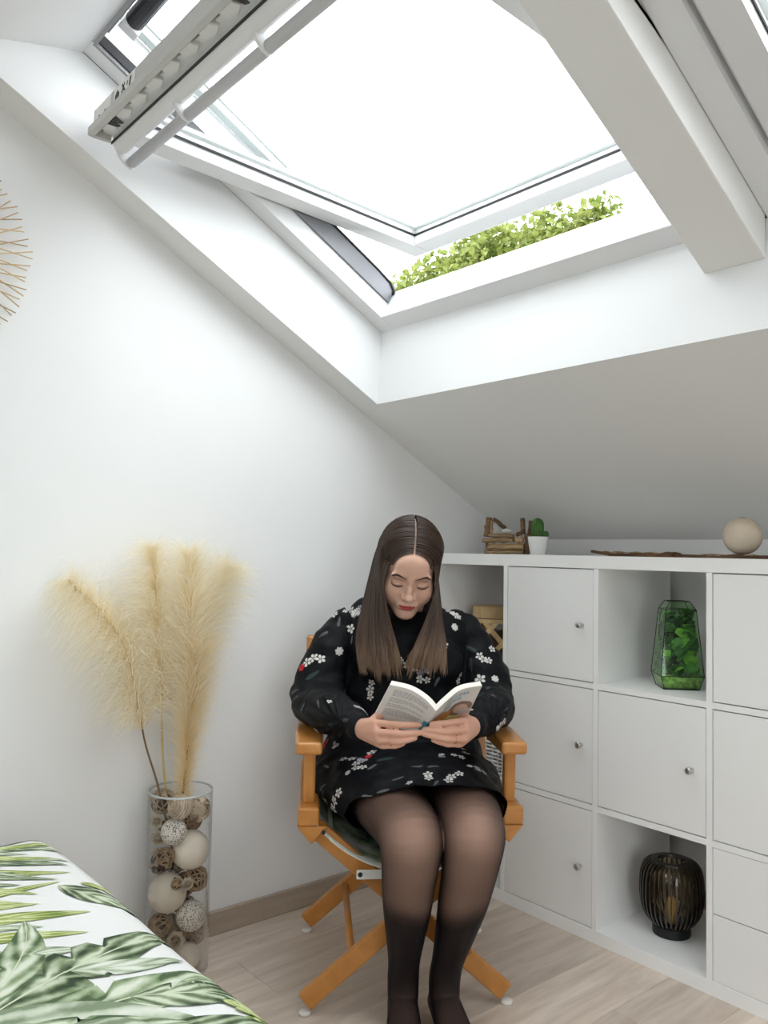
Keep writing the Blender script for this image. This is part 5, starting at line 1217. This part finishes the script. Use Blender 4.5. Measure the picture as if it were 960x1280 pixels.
# --- dress
d_torso = ell_tube(dense([((0.012, 0.060, 0.425), 0.215, 0.135), ((0.010, 0.055, 0.50), 0.240, 0.140), ((0.010, 0.045, 0.58), 0.218, 0.135), ((0.012, 0.045, 0.66), 0.182, 0.128), ((0.014, 0.045, 0.76), 0.170, 0.125), ((0.016, 0.045, 0.84), 0.172, 0.122), ((0.016, 0.055, 0.905), 0.180, 0.098), ((0.014, 0.062, 0.956), 0.158, 0.068), ((0.017, 0.055, 0.974), 0.085, 0.060), ((0.016, 0.045, 0.990), 0.056, 0.056)], 4), 40)
d_skirt = ell_tube(dense([((0.005, 0.150, 0.505), 0.205, 0.075), ((0.003, 0.06, 0.510), 0.248, 0.092), ((0.003, -0.05, 0.512), 0.255, 0.098), ((0.018, -0.14, 0.510), 0.240, 0.098), ((0.040, -0.22, 0.504), 0.212, 0.098), ((0.056, -0.275, 0.500), 0.182, 0.094), ((0.060, -0.330, 0.496), 0.168, 0.088), ((0.056, -0.390, 0.490), 0.158, 0.084)], 5), 44)
def sleeve(P): return ell_tube(dense(P, 5), 26)
d_sr = sleeve([((-0.090, 0.066, 0.905), 0.040, 0.046), ((-0.146, 0.062, 0.914), 0.049, 0.053), ((-0.188, 0.050, 0.866), 0.057, 0.060), ((-0.217, 0.030, 0.785), 0.067, 0.070), ((-0.236, 0.000, 0.722), 0.074, 0.070), ((-0.225, -0.07, 0.705), 0.072, 0.058), ((-0.195, -0.17, 0.706), 0.066, 0.054), ((-0.165, -0.245, 0.704), 0.050, 0.046), ((-0.146, -0.300, 0.702), 0.036, 0.035), ((-0.132, -0.345, 0.702), 0.029, 0.030)])
d_sl = sleeve([((0.125, 0.066, 0.900), 0.040, 0.046), ((0.172, 0.062, 0.904), 0.049, 0.053), ((0.210, 0.050, 0.850), 0.057, 0.060), ((0.232, 0.030, 0.778), 0.066, 0.070), ((0.242, 0.000, 0.722), 0.070, 0.070), ((0.228, -0.07, 0.708), 0.070, 0.058), ((0.198, -0.17, 0.710), 0.064, 0.054), ((0.165, -0.245, 0.709), 0.050, 0.046), ((0.144, -0.300, 0.707), 0.036, 0.035), ((0.130, -0.345, 0.707), 0.029, 0.030)])
bust = [MB().sphere((0.018+s*0.055, -0.030, 0.815), (0.092, 0.050, 0.080), 24, 16) for s in (-1, 1)]
dress_me = remeshed('dress', [d_torso, d_skirt, d_sr, d_sl] + bust, 0.0045, 9, 0.5)
D3 = coords(dress_me); nr = np.empty(len(D3)*3); dress_me.vertices.foreach_get('normal', nr); nr = nr.reshape(-1, 3); off = np.empty(len(D3))
for i, p in enumerate(D3):
    v = Vector(p); arm = abs(v.x-0.01) > 0.17 and v.z > 0.60
    k = 0.0085*noise.noise(Vector((v.x*11, v.y*11, v.z*17))) + 0.004*noise.noise(v*32)
    if arm:
        f = 1.0 if v.y < -0.20 else 0.6
        k += 0.0055*noise.noise(Vector((v.x*9+v.z*26, v.y*13, v.z*34)))
        ga = atan2(v.z-0.703, abs(v.x-0.01)-0.19); g2 = max(0.0, min(1.0, (-0.16-v.y)/0.09)); k += 0.0035*g2*sin(ga*15)        # gathers above the cuff
    elif v.z < 0.62: k += 0.0055*noise.noise(Vector((v.x*16, v.y*5, v.z*9+4)))
    off[i] = k
D3 = D3+nr*off[:, None]; dress_me.vertices.foreach_set('co', D3.ravel()); dress_me.update()
bm = bmesh.new(); bm.from_mesh(dress_me)
# open the skirt at the hem, the cuffs and the neckline
def hem_y(v): return -0.366+0.60*max(0.0, 0.545-v.z)+0.40*max(0.0, abs(v.x-0.06)-0.06)
kill = [f for f in bm.faces if (lambda c: (c.z < 0.62 and c.y < hem_y(c)) or (c.y < -0.338 and c.z > 0.62) or (c.z > 0.984 and f.normal.z > 0.5))(f.calc_center_median())]
bmesh.ops.delete(bm, geom=kill, context='FACES'); bm.to_mesh(dress_me); bm.free()
M_DRESS = mat('black_crepe', (0.0042, 0.0045, 0.0060), 0.60, spec=0.16, bump=0.25, bump_scale=900)
dress_me.materials.append(M_DRESS); dress_me.polygons.foreach_set('use_smooth', [True]*len(dress_me.polygons))
dress = tag(link('dress', dress_me, person), 'black long-sleeved dress printed with white and red flowers')
dress_bvh = BVHTree.FromPolygons([v.co[:] for v in dress_me.vertices], [p.vertices[:] for p in dress_me.polygons])
# cuffs
for s, c in ((-1, (-0.1325, -0.342, 0.702)), (1, (0.1305, -0.342, 0.707))):
    ell = ell_tube([((c[0]-s*-0.010*0+s*0.010, c[1]+0.030, c[2]), 0.0305, 0.0320), ((c[0]+s*0.005, c[1]+0.014, c[2]), 0.0315, 0.0335), ((c[0], c[1], c[2]), 0.0300, 0.0320), ((c[0]-s*0.002, c[1]-0.004, c[2]), 0.0275, 0.0295)], 28)
    ell.build('cuff', M_DRESS, dress, smooth=True)
# --- hair
HCN = Vector((0, 0.018, 0.036)); HRD = Vector((0.0745, 0.096, 0.081))
def hair_path(sg, s, o, j):
    rx, ry, rz = HRD.x+o, HRD.y+o, HRD.z+o; ps = radians(31+s*128); y0 = -ry*cos(ps); yt = -0.046+0.118*s**0.85; ex = 2.6-1.45*min(1, s/0.35); c_h = Vector((0, 0.0, 0.02))
    Xe = rx*sqrt(max(0.05, 1-(yt/ry)**2)); pts = []
    tm = 0.66+0.34*min(1, s*1.6)
    for i in range(9):
        t = tm*i/8; x = sg*(0.0026+(Xe-0.0026)*sin(t*pi/2)); y = y0+(yt-y0)*t**ex; k = 1-(x/rx)**2-(y/ry)**2; z = rz*sqrt(max(0.0, k))
        p = Vector((HCN.x+x+j[0]*t, HCN.y+y+j[1]*t, HCN.z+z)); dr = p-c_h; hit = head_local_bvh.ray_cast(c_h, dr.normalized())
        if hit[0] is not None and dr.length < hit[3]+0.0012+o*0.5: p = c_h+dr.normalized()*(hit[3]+0.0012+o*0.5)      # never under the skin
        pts.append(h2c(p))
    return pts
M_HAIR = bpy.data.materials.new('brown_hair'); M_HAIR.use_nodes = True; nt = M_HAIR.node_tree; b = nt.nodes['Principled BSDF']
an = nt.nodes.new('ShaderNodeAttribute'); an.attribute_name = 'tone'; rp = nt.nodes.new('ShaderNodeValToRGB'); e = rp.color_ramp.elements
e[0].color = (0.030, 0.017, 0.011, 1); e[1].color = (0.30, 0.185, 0.115, 1); k_ = e.new(0.45); k_.color = (0.066, 0.036, 0.023, 1)
nt.links.new(an.outputs['Fac'], rp.inputs['Fac']); nt.links.new(rp.outputs['Color'], b.inputs['Base Color']); b.inputs['Roughness'].default_value = 0.38; b.inputs['Specular IOR Level'].default_value = 0.45
def hair():
    q = random.Random(4); m = MB(); tone = []
    for sg in (-1, 1):
        clumps = [(q.random(), q.gauss(0, 1), q.random(), q.gauss(0, 1)) for _ in range(90)]
        for k in range(1500):
            c = q.choice(clumps); s = min(1, max(0, c[0]+q.gauss(0, 0.02))); o = 0.0015+(0.0015+0.008*min(1, s*5))*q.random()**1.2
            pts = hair_path(sg, s, o, (q.gauss(0, .0012), q.gauss(0, .0015)))
            P = pts[-1]
            f = s/0.72
            if s < 0.72:      # falls in front of the shoulder
                fo = f**0.9
                def X(i_l, o_l, i_r, o_r): return (i_l+(o_l-i_l)*fo) if sg < 0 else (i_r+(o_r-i_r)*fo)
                xe = X(-0.022, -0.120, -0.004, 0.100)+0.004*c[1]+q.gauss(0, 0.003); ye = -0.120+0.040*f+0.005*c[3]; ze = (0.803 if sg < 0 else 0.814)+0.009*c[3]+q.gauss(0, 0.005)
                m1 = Vector((0.35*P.x+0.65*X(-0.076, -0.104, 0.068, 0.088), P.y+0.004+0.012*f, P.z-0.058)); m2 = Vector((X(-0.056, -0.122, 0.047, 0.096)+0.002*c[1], -0.130+0.065*f, 0.945)); m3 = Vector((X(-0.036, -0.130, 0.018, 0.104)+0.003*c[1], -0.124+0.048*f, 0.872))
                rest = catmull([P, m1, m2, m3, Vector((xe, ye, ze))], 4)[1:]
            else:             # falls down the back
                g = (s-0.72)/0.28; xe = sg*(0.085*(1-g)+0.010)+q.gauss(0, .004)
                rest = catmull([P, Vector((P.x*1.02, P.y+0.02, P.z-0.05)), Vector((xe*1.02, 0.120+0.03*g, 0.965)), Vector((xe, 0.150+0.022*g, 0.85+q.gauss(0, .01)))], 4)[1:]
            pts = pts+rest; n = len(pts); base = q.uniform(-0.10, 0.14)+0.10*c[1]*0.5; r0 = q.uniform(0.0007, 0.0013)
            rad = [r0*(1 if i < n-4 else 1-0.22*(i-(n-5))) for i in range(n)]
            o0 = len(m.v); m.tube(pts, rad, 4, caps=False)
            for i in range(n): tt = i/(n-1); v = min(1, max(0, 0.16+base+0.78*max(0, (tt-0.42)/0.58)**2.1)); tone.extend([v]*4)
    me = bpy.data.meshes.new('hair'); me.from_pydata(m.v, [], m.f); me.materials.append(M_HAIR); me.polygons.foreach_set('use_smooth', [True]*len(me.polygons))
    me.attributes.new('tone', 'FLOAT', 'POINT').data.foreach_set('value', tone)
    return tag(link('hair', me, person), 'long straight brown hair with a centre parting, lighter at the ends', kind='stuff')
hair()
# --- brows and lashes laid on the face
def on_face(x, z, lift):
    h = head_local_bvh.ray_cast(Vector((x, -0.25, z)), Vector((0, 1, 0))); p = h[0] if h[0] is not None else Vector((x, -0.08, z))
    nr_ = h[1] if h[0] is not None else Vector((0, -1, 0))
    if nr_.y > 0: nr_ = -nr_
    return h2c(p + nr_*lift)
M_BROW = mat('brow_hair', (0.035, 0.018, 0.012), 0.7)
def strip(pts, widths, lift, name, m):
    vs = []; fs = []
    for (x, z), w in zip(pts, widths): vs += [on_face(x, z-w, lift), on_face(x, z, lift*1.5), on_face(x, z+w, lift)]
    for i in range(len(pts)-1):
        for k in range(2): e_ = 3*i+k; fs.append((e_, e_+1, e_+4, e_+3))
    return MB().add(vs, fs).build(name, m, person, smooth=True, fix=False)
for s in (-1, 1):
    n = 14; pts = []; w = []
    for i in range(n+1):
        t = i/n; pts.append((s*(0.0125+0.0385*t), 0.0165+0.0085*sin(pi*0.5*min(1, t/0.68))-0.0075*max(0, t-0.68)/0.32)); w.append(0.0008+0.0019*sin(pi*min(1, 0.15+0.85*(1-t)**0.8)) if t < 1 else 0.0004)
    strip(pts, w, 0.0009, 'eyebrow', M_BROW)
    pts = []; w = []
    for i in range(n+1):
        t = i/n; pts.append((s*(0.0175+0.0285*t), -0.0072-0.0042*sin(pi*t)+0.0012*t)); w.append(0.0008+0.0018*sin(pi*(0.1+0.85*t)))
    strip(pts, w, 0.0022, 'eyelashes', mat('lash', (0.012, 0.008, 0.007), 0.6))
    pts = [(s*(0.0185+0.025*i/8), 0.0040+0.0030*sin(pi*i/8)) for i in range(9)]
    strip(pts, [0.0003+0.0003*sin(pi*i/8) for i in range(9)], 0.0005, 'eyelid_crease', mat('lid_crease', (0.20, 0.10, 0.07), 0.6))
# a thin ring on each hand
def ring(c, ax, R):
    ax = Vector(ax).normalized(); u = ax.orthogonal().normalized(); w = ax.cross(u); MB().tube([Vector(c)+(u*cos(2*pi*i/28)+w*sin(2*pi*i/28))*R for i in range(29)], 0.0011, 6, caps=False).build('finger_ring', mat('gold', (0.80, 0.55, 0.22), 0.25, metal=1.0), person, smooth=True, fix=False)
ring((-0.072, -0.4425, 0.6955), (0.044, -0.027, 0.003), 0.0098); ring((0.072, -0.4435, 0.700), (0.046, 0.028, -0.005), 0.0098)

# ------------------------------------------------------------------ the paperback
BT = [(-0.078, -0.45, 0.821), (-0.035, -0.466, 0.813), (-0.002, -0.478, 0.794), (0.021, -0.488, 0.77), (0.05, -0.478, 0.794), (0.082, -0.466, 0.814), (0.131, -0.45, 0.82)]
BB = [(-0.114, -0.351, 0.712), (-0.074, -0.363, 0.711), (-0.036, -0.372, 0.705), (0.002, -0.382, 0.698), (0.033, -0.372, 0.705), (0.069, -0.362, 0.713), (0.109, -0.35, 0.716)]
def half(pts, a, b, n=12): return catmull(pts[a:b+1], n)
NB = 36
TL, BL_ = half(BT, 0, 3), half(BB, 0, 3); TRr, BRr = half(BT, 3, 6), half(BB, 3, 6)
def surf(u, v):
    """u 0..1 back cover from fore edge to spine, 1..2 front cover from spine to fore edge; v 0 bottom .. 1 top"""
    Tq, Bq, k = (TL, BL_, u) if u <= 1 else (TRr, BRr, u-1); f = min(max(k, 0), 1)*NB; i = min(int(f), NB-1); t = f-i
    return Bq[i].lerp(Bq[i+1], t).lerp(Tq[i].lerp(Tq[i+1], t), v)
def snorm(u, v):
    e = 0.004; lo, hi = (0, 1) if u <= 1 else (1.0001, 2); a = surf(max(lo, u-e), v); b = surf(min(hi, u+e), v); c = surf(u, max(0, v-e)); d = surf(u, min(1, v+e))
    nn = (b-a).cross(d-c).normalized(); return nn if nn.y < 0 else -nn         # towards the camera side, away from the reader
book = thing('paperback_book', 'open paperback held up by the reader, its printed cover turned outwards', 'book', CO, CRZ)
M_PAPER = mat('cover_paper', (0.66, 0.63, 0.60), 0.45, spec=0.35); M_PAGE = mat('page_edges', (0.80, 0.77, 0.70), 0.8)
def slab(u0, u1, n, d0, d1, name, m, taper=None):
    rows = []
    for i in range(n+1):
        u = u0+(u1-u0)*i/n; t = i/n; row = []
        for (v, d) in ((0, d0), (1, d0), (1, d1), (0, d1)):
            dd = d*(taper(t) if taper and d == d1 else 1); row.append(surf(u, v) - snorm(u, v)*dd)
        rows.append(row)
    return MB().rings(rows).build(name, m, book, smooth=False)
slab(0, 1, 40, 0.0, 0.0009, 'back_cover', M_PAPER); slab(1.0001, 2, 40, 0.0, 0.0009, 'front_cover', M_PAPER)
slab(0.004, 0.992, 40, 0.0010, 0.0145, 'page_block', M_PAGE, lambda t: 0.92-0.25*t**6); slab(1.008, 1.996, 40, 0.0010, 0.0130, 'page_block', M_PAGE, lambda t: 0.67+0.25*t**0.3)
def decal(poly_uv, m, name, lift=0.0004, parent=book):
    vs = [surf(u, v)+snorm(u, v)*lift for u, v in poly_uv]; return MB().add(vs, [tuple(range(len(vs)))]).build(name, m, parent, fix=False)
def patch(u0, u1, v0, v1, m, name, lift=0.0004, nu=8, nv=2, shape=None):
    vs = []; fs = []
    for j in range(nv+1):
        for i in range(nu+1):
            a, c = i/nu, j/nv
            if shape: a, c = shape(a, c)
            u, v = u0+(u1-u0)*a, v0+(v1-v0)*c; u = min(max(u, 0.001), 1.999); vs.append(surf(u, v)+snorm(u, v)*lift)
    for j in range(nv):
        for i in range(nu): e_ = j*(nu+1)+i; fs.append((e_, e_+1, e_+nu+2, e_+nu+1))
    return MB().add(vs, fs).build(name, m, book, fix=False, smooth=True)
INK = mat('print_ink_grey', (0.26, 0.25, 0.25), 0.6); TEAL = mat('print_ink_teal', (0.06, 0.30, 0.42), 0.5)
q = random.Random(2); m = MB()
for ln in range(21):              # blurb lines on the back cover
    v = 0.90-ln*0.030
    if ln in (5, 10, 14): continue
    u = 0.13+0.004*q.random(); end = 0.80 if ln not in (4, 9, 13, 20) else q.uniform(0.35, 0.6)
    while u < end:
        L = min(q.uniform(0.02, 0.07), end-u); vs = [surf(a, c)+snorm(a, c)*0.0004 for a, c in ((u, v), (u+L, v), (u+L, v+0.012), (u, v+0.012))]; m.add(vs, [(0, 1, 2, 3)]); u += L+0.012
tag(m.build('blurb_text', INK, book, fix=False), kind='stuff')
def lettering(txt, u0, v0, size, m, name, su=1.0):
    c = bpy.data.curves.new(name, 'FONT'); c.body = txt; c.size = 1.0; c.resolution_u = 3
    o = bpy.data.objects.new(name+'_raw', c); COL.objects.link(o); dg = bpy.context.evaluated_depsgraph_get(); me = bpy.data.meshes.new_from_object(o.evaluated_get(dg)); bpy.data.objects.remove(o)
    me.name = name
    for v in me.vertices:
        u, w = u0+v.co.x*size*su, v0+v.co.y*size; u = min(max(u, 1.001), 1.999); v.co = surf(u, w)+snorm(u, w)*0.0006
    me.materials.clear(); me.materials.append(m); return link(name, me, book)
lettering("n'y a pas", 1.36, 0.835, 0.150, TEAL, 'cover_title', 0.88); lettering('parent', 1.36, 0.720, 0.150, TEAL, 'cover_title', 0.92); lettering('fait', 1.36, 0.605, 0.150, TEAL, 'cover_title', 0.92)
mm = MB(); u = 1.24
while u < 1.58: mm.add([surf(a, c)+snorm(a, c)*0.0005 for a, c in ((u, 0.955), (u+0.03, 0.955), (u+0.03, 0.970), (u, 0.970))], [(0, 1, 2, 3)]); u += 0.042
tag(mm.build('author_line', INK, book, fix=False), kind='stuff')
disc = lambda a, c: (0.5+0.5*(2*a-1)*sqrt(max(0, 1-(2*c-1)**2)), c)
def pc(n_, c): return mat(n_, c, 0.45)
patch(1.05, 1.985, 0.0, 0.58, pc('cover_photo_ground', (0.66, 0.55, 0.36)), 'cover_photo', 0.0004, 16, 4, lambda a, c: (a, c*(0.80+0.20*a)))
patch(1.30, 1.82, 0.05, 0.50, pc('cover_photo_yellow', (0.74, 0.62, 0.22)), 'cover_photo', 0.0006, 10, 10, disc); patch(1.52, 1.97, 0.28, 0.66, pc('cover_photo_hair', (0.22, 0.15, 0.11)), 'cover_photo', 0.0008, 10, 12, disc)
patch(1.12, 1.60, 0.36, 0.52, pc('cover_photo_orange', (0.60, 0.25, 0.07)), 'cover_photo', 0.0009, 10, 10, disc); patch(1.64, 1.88, 0.34, 0.58, pc('cover_photo_face', (0.54, 0.36, 0.27)), 'cover_photo', 0.0010, 10, 10, disc)
patch(1.14, 1.44, 0.48, 0.59, pc('cover_photo_arm', (0.46, 0.29, 0.20)), 'cover_photo', 0.0008, 10, 10, disc); patch(1.36, 1.58, 0.28, 0.50, pc('cover_photo_orange', (0.60, 0.25, 0.07)), 'cover_photo', 0.0011, 10, 10, disc)
patch(1.74, 1.985, 0.25, 0.46, pc('cover_photo_sleeve', (0.45, 0.40, 0.37)), 'cover_photo', 0.0011, 10, 10, disc)
patch(0.88, 0.999, 0.0, 0.50, TEAL, 'publisher_mark', 0.0005, 6, 3); patch(1.001, 1.13, 0.0, 0.46, TEAL, 'publisher_mark', 0.0013, 6, 3)
# ------------------------------------------------------------------ printed flowers on the dress (kind, point on the cloth, size in 1/470 m)
FLOWERS = [('w', -0.161, 0.029, 0.948, 4.0), ('w', -0.145, 0.048, 0.949, 5.5), ('w', -0.136, 0.032, 0.946, 4.0), ('m', -0.125, 0.023, 0.949, 8.0), ('m', -0.134, 0.022, 0.94, 7.0), ('l', -0.179, 0.017, 0.918, 9.0), ('l', -0.223, 0.004, 0.885, 9.0), ('w', -0.146, 0.009, 0.901, 6.0), ('o', -0.178, -0.019, 0.842, 6.0), ('w', -0.265, -0.01, 0.811, 6.5), ('w', -0.248, -0.016, 0.823, 6.5), ('w', -0.228, -0.028, 0.822, 6.0), ('r', -0.279, -0.006, 0.796, 5.0), ('t', -0.249, -0.04, 0.78, 10.0), ('l', -0.296, -0.044, 0.737, 9.0), ('l', -0.274, -0.142, 0.711, 9.0), ('l', -0.234, -0.218, 0.735, 8.0), ('w', -0.208, -0.24, 0.745, 4.0), ('w', -0.093, -0.052, 0.744, 5.5), ('w', -0.09, -0.057, 0.764, 4.5), ('w', -0.093, -0.055, 0.725, 4.5), ('m', -0.128, -0.28, 0.734, 11.0), ('l', -0.161, -0.027, 0.735, 7.0), ('l', -0.107, -0.061, 0.797, 7.0), ('w', -0.236, -0.181, 0.662, 4.5), ('r', -0.209, 0.033, 0.581, 6.5), ('m', -0.186, -0.017, 0.584, 6.5), ('w', -0.092, -0.136, 0.596, 6.5), ('r', -0.102, -0.155, 0.59, 4.5), ('w', -0.166, -0.142, 0.581, 5.0), ('w', -0.144, -0.152, 0.584, 5.5), ('m', -0.12, -0.173, 0.585, 8.0), ('w', -0.135, -0.186, 0.58, 5.0), ('w', -0.137, -0.212, 0.576, 5.0), ('w', -0.119, -0.214, 0.579, 5.0), ('o', -0.157, -0.218, 0.566, 4.0), ('l', -0.097, -0.223, 0.581, 9.0), ('l', -0.209, -0.125, 0.558, 8.0), ('l', -0.219, -0.171, 0.518, 8.0), ('w', -0.18, -0.248, 0.526, 5.5), ('w', -0.189, -0.236, 0.504, 5.5), ('w', -0.191, -0.222, 0.48, 6.0), ('w', -0.208, -0.176, 0.484, 4.5), ('l', -0.216, -0.181, 0.505, 6.0), ('l', -0.112, -0.315, 0.535, 9.0), ('l', -0.078, -0.329, 0.552, 9.0), ('t', -0.062, -0.202, 0.595, 11.0), ('l', -0.04, -0.299, 0.572, 9.0), ('w', -0.016, -0.333, 0.572, 4.0), ('w', 0.061, 0.128, 0.437, 5.5), ('w', 0.087, 0.109, 0.433, 5.5), ('w', 0.119, 0.098, 0.433, 5.0), ('r', 0.14, 0.15, 0.431, 6.5), ('w', 0.075, -0.346, 0.581, 5.5), ('w', 0.084, -0.33, 0.586, 5.5), ('w', 0.105, -0.32, 0.59, 5.0), ('w', 0.031, -0.308, 0.585, 5.5), ('w', 0.031, -0.325, 0.581, 5.0), ('l', 0.011, -0.266, 0.592, 8.0), ('l', 0.048, -0.28, 0.597, 8.0), ('m', 0.08, -0.198, 0.602, 6.0), ('w', 0.115, -0.183, 0.6, 4.0), ('w', 0.135, -0.185, 0.595, 4.5), ('w', 0.155, -0.138, 0.593, 5.5), ('o', 0.146, -0.237, 0.586, 4.0), ('m', 0.162, -0.245, 0.58, 9.0), ('w', 0.182, -0.238, 0.57, 4.0), ('l', 0.043, -0.358, 0.577, 8.0), ('w', -0.015, -0.078, 0.827, 4.0), ('w', 0.003, -0.08, 0.816, 5.5), ('w', 0.025, -0.077, 0.808, 5.5), ('m', 0.051, -0.078, 0.796, 11.0), ('w', 0.038, -0.077, 0.776, 5.0), ('w', 0.058, -0.073, 0.774, 4.5), ('l', 0.085, -0.069, 0.769, 9.0), ('w', 0.104, -0.063, 0.867, 5.5), ('w', 0.137, 0.075, 0.948, 5.5), ('w', 0.146, 0.004, 0.943, 5.5), ('w', 0.155, 0.006, 0.938, 4.0), ('o', 0.14, -0.02, 0.911, 5.5), ('t', 0.189, -0.006, 0.851, 9.0), ('t', 0.188, -0.017, 0.808, 9.0), ('w', 0.212, -0.018, 0.832, 5.0), ('w', 0.221, -0.022, 0.824, 5.0), ('w', 0.237, -0.022, 0.82, 4.5), ('o', 0.251, -0.04, 0.772, 5.5), ('w', 0.151, -0.021, 0.764, 4.5), ('w', 0.158, -0.018, 0.781, 3.5), ('w', 0.195, -0.14, 0.653, 5.5), ('w', 0.207, -0.257, 0.681, 4.5), ('w', 0.23, -0.225, 0.688, 4.5), ('w', 0.233, -0.227, 0.699, 4.0), ('w', 0.203, 0.023, 0.661, 4.5), ('m', 0.13, -0.3, 0.734, 5.0), ('l', 0.212, -0.135, 0.763, 8.0), ('t', 0.174, -0.218, 0.757, 8.0), ('l', -0.143, -0.004, 0.872, 7.0), ('t', -0.123, -0.05, 0.834, 8.0), ('l', -0.173, -0.325, 0.718, 8.0), ('t', -0.2, -0.275, 0.698, 8.0)]
PRW = mat('print_white', (0.62, 0.60, 0.57), 0.7); PRR = mat('print_red', (0.50, 0.012, 0.022), 0.6); PRL = mat('print_lavender', (0.34, 0.31, 0.36), 0.7); PRG = mat('print_grey', (0.17, 0.18, 0.19), 0.7); PRT = mat('print_teal', (0.035, 0.060, 0.060), 0.7); PRK = mat('print_dark', (0.012, 0.012, 0.016), 0.7)
class Print:
    def __init__(s): s.m = {}
    def poly(s, c, u, w, pts, mt, lift=0.0011):
        vs = []
        for a, b in pts:
            p = c+u*a+w*b; h = dress_bvh.find_nearest(p)
            if h[0] is None: return
            vs.append(h[0]+h[1]*lift)
        s.m.setdefault(mt.name, (mt, MB()))[1].add([c for c in vs], [tuple(range(len(vs)))])
PR = Print(); q = random.Random(77)
def petal_pts(ang, r0, r1, wd, n=8):
    out = []
    for i in range(n):
        a = 2*pi*i/n; x = (r0+r1)/2+(r1-r0)/2*cos(a); y = wd*sin(a)*(1.0+0.25*cos(a)); out.append((x*cos(ang)-y*sin(ang), x*sin(ang)+y*cos(ang)))
    return out
def bloom(c, u, w, r, mt, n=5, heart=True):
    a0 = q.uniform(0, 6.28)
    for k in range(n): PR.poly(c, u, w, petal_pts(a0+2*pi*k/n, r*0.20, r, r*0.30), mt)
    if heart: PR.poly(c, u, w, [(r*0.13*cos(t*1.05), r*0.13*sin(t*1.05)) for t in range(6)], mt, 0.0014)
def sprig(c, u, w, r, mt, n=6):
    a = q.uniform(0, 6.28); d = (cos(a), sin(a)); e = (-d[1], d[0]); th = r*0.045
    PR.poly(c, u, w, [(-d[0]*r-e[0]*th, -d[1]*r-e[1]*th), (d[0]*r-e[0]*th, d[1]*r-e[1]*th), (d[0]*r+e[0]*th, d[1]*r+e[1]*th), (-d[0]*r+e[0]*th, -d[1]*r+e[1]*th)], mt)
    for k in range(n):
        t = -0.8+1.7*k/n
        for sg in (-1, 1):
            cx, cy = d[0]*r*t, d[1]*r*t; L = r*0.50*(1-0.35*abs(t)); an_ = a+sg*0.75; f = (cos(an_), sin(an_)); g = (-f[1], f[0]); wd = L*0.16
            PR.poly(c, u, w, [(cx, cy), (cx+f[0]*L*0.5+g[0]*wd, cy+f[1]*L*0.5+g[1]*wd), (cx+f[0]*L, cy+f[1]*L), (cx+f[0]*L*0.5-g[0]*wd, cy+f[1]*L*0.5-g[1]*wd)], mt)
def put(kind, p, size):
    h = dress_bvh.find_nearest(Vector(p)); c, nr_ = h[0], h[1]; u = nr_.orthogonal().normalized(); w = nr_.cross(u); r = size/470.0
    if kind == 'w': bloom(c, u, w, r*1.1, PRW)
    elif kind == 'o': bloom(c, u, w, r, PRW, 7); PR.poly(c, u, w, [(r*0.55*cos(t*0.785), r*0.55*sin(t*0.785)) for t in range(8)], PRW, 0.0013)
    elif kind == 'r':
        PR.poly(c, u, w, [(r*0.8*cos(t*0.785), r*0.8*sin(t*0.785)) for t in range(8)], PRR, 0.0012); bloom(c, u, w, r*1.15, PRR, 6, False)
        PR.poly(c, u, w, [(r*0.22*cos(t*1.05), r*0.22*sin(t*1.05)) for t in range(6)], PRK, 0.0016)
    elif kind == 'm':
        for k in range(6):
            a = q.uniform(0, 6.28); d = r*sqrt(q.random())*0.8; bloom(c+u*d*cos(a)+w*d*sin(a), u, w, r*0.42, (PRL, PRL, PRW)[k % 3])
        sprig(c, u, w, r*0.9, PRG, 4)
    elif kind == 'l': sprig(c, u, w, r*0.85, PRG, 6)
    elif kind == 't': sprig(c, u, w, r*1.05, PRT, 7)
for f_ in FLOWERS: put(f_[0], f_[1:4], f_[4])
# the same print goes on over the sides and the back of the dress
dv = [v.co.copy() for v in dress_me.vertices]
for k in range(70):
    p = q.choice(dv)
    if p.y < 0.0 and abs(p.x) < 0.2: continue
    kd = q.choice('wwwmllrot'); put(kd, p, q.uniform(4.5, 8))
for nm, (mt_, mb_) in PR.m.items(): tag(mb_.build('flower_print', mt_, dress, fix=False), kind='stuff')
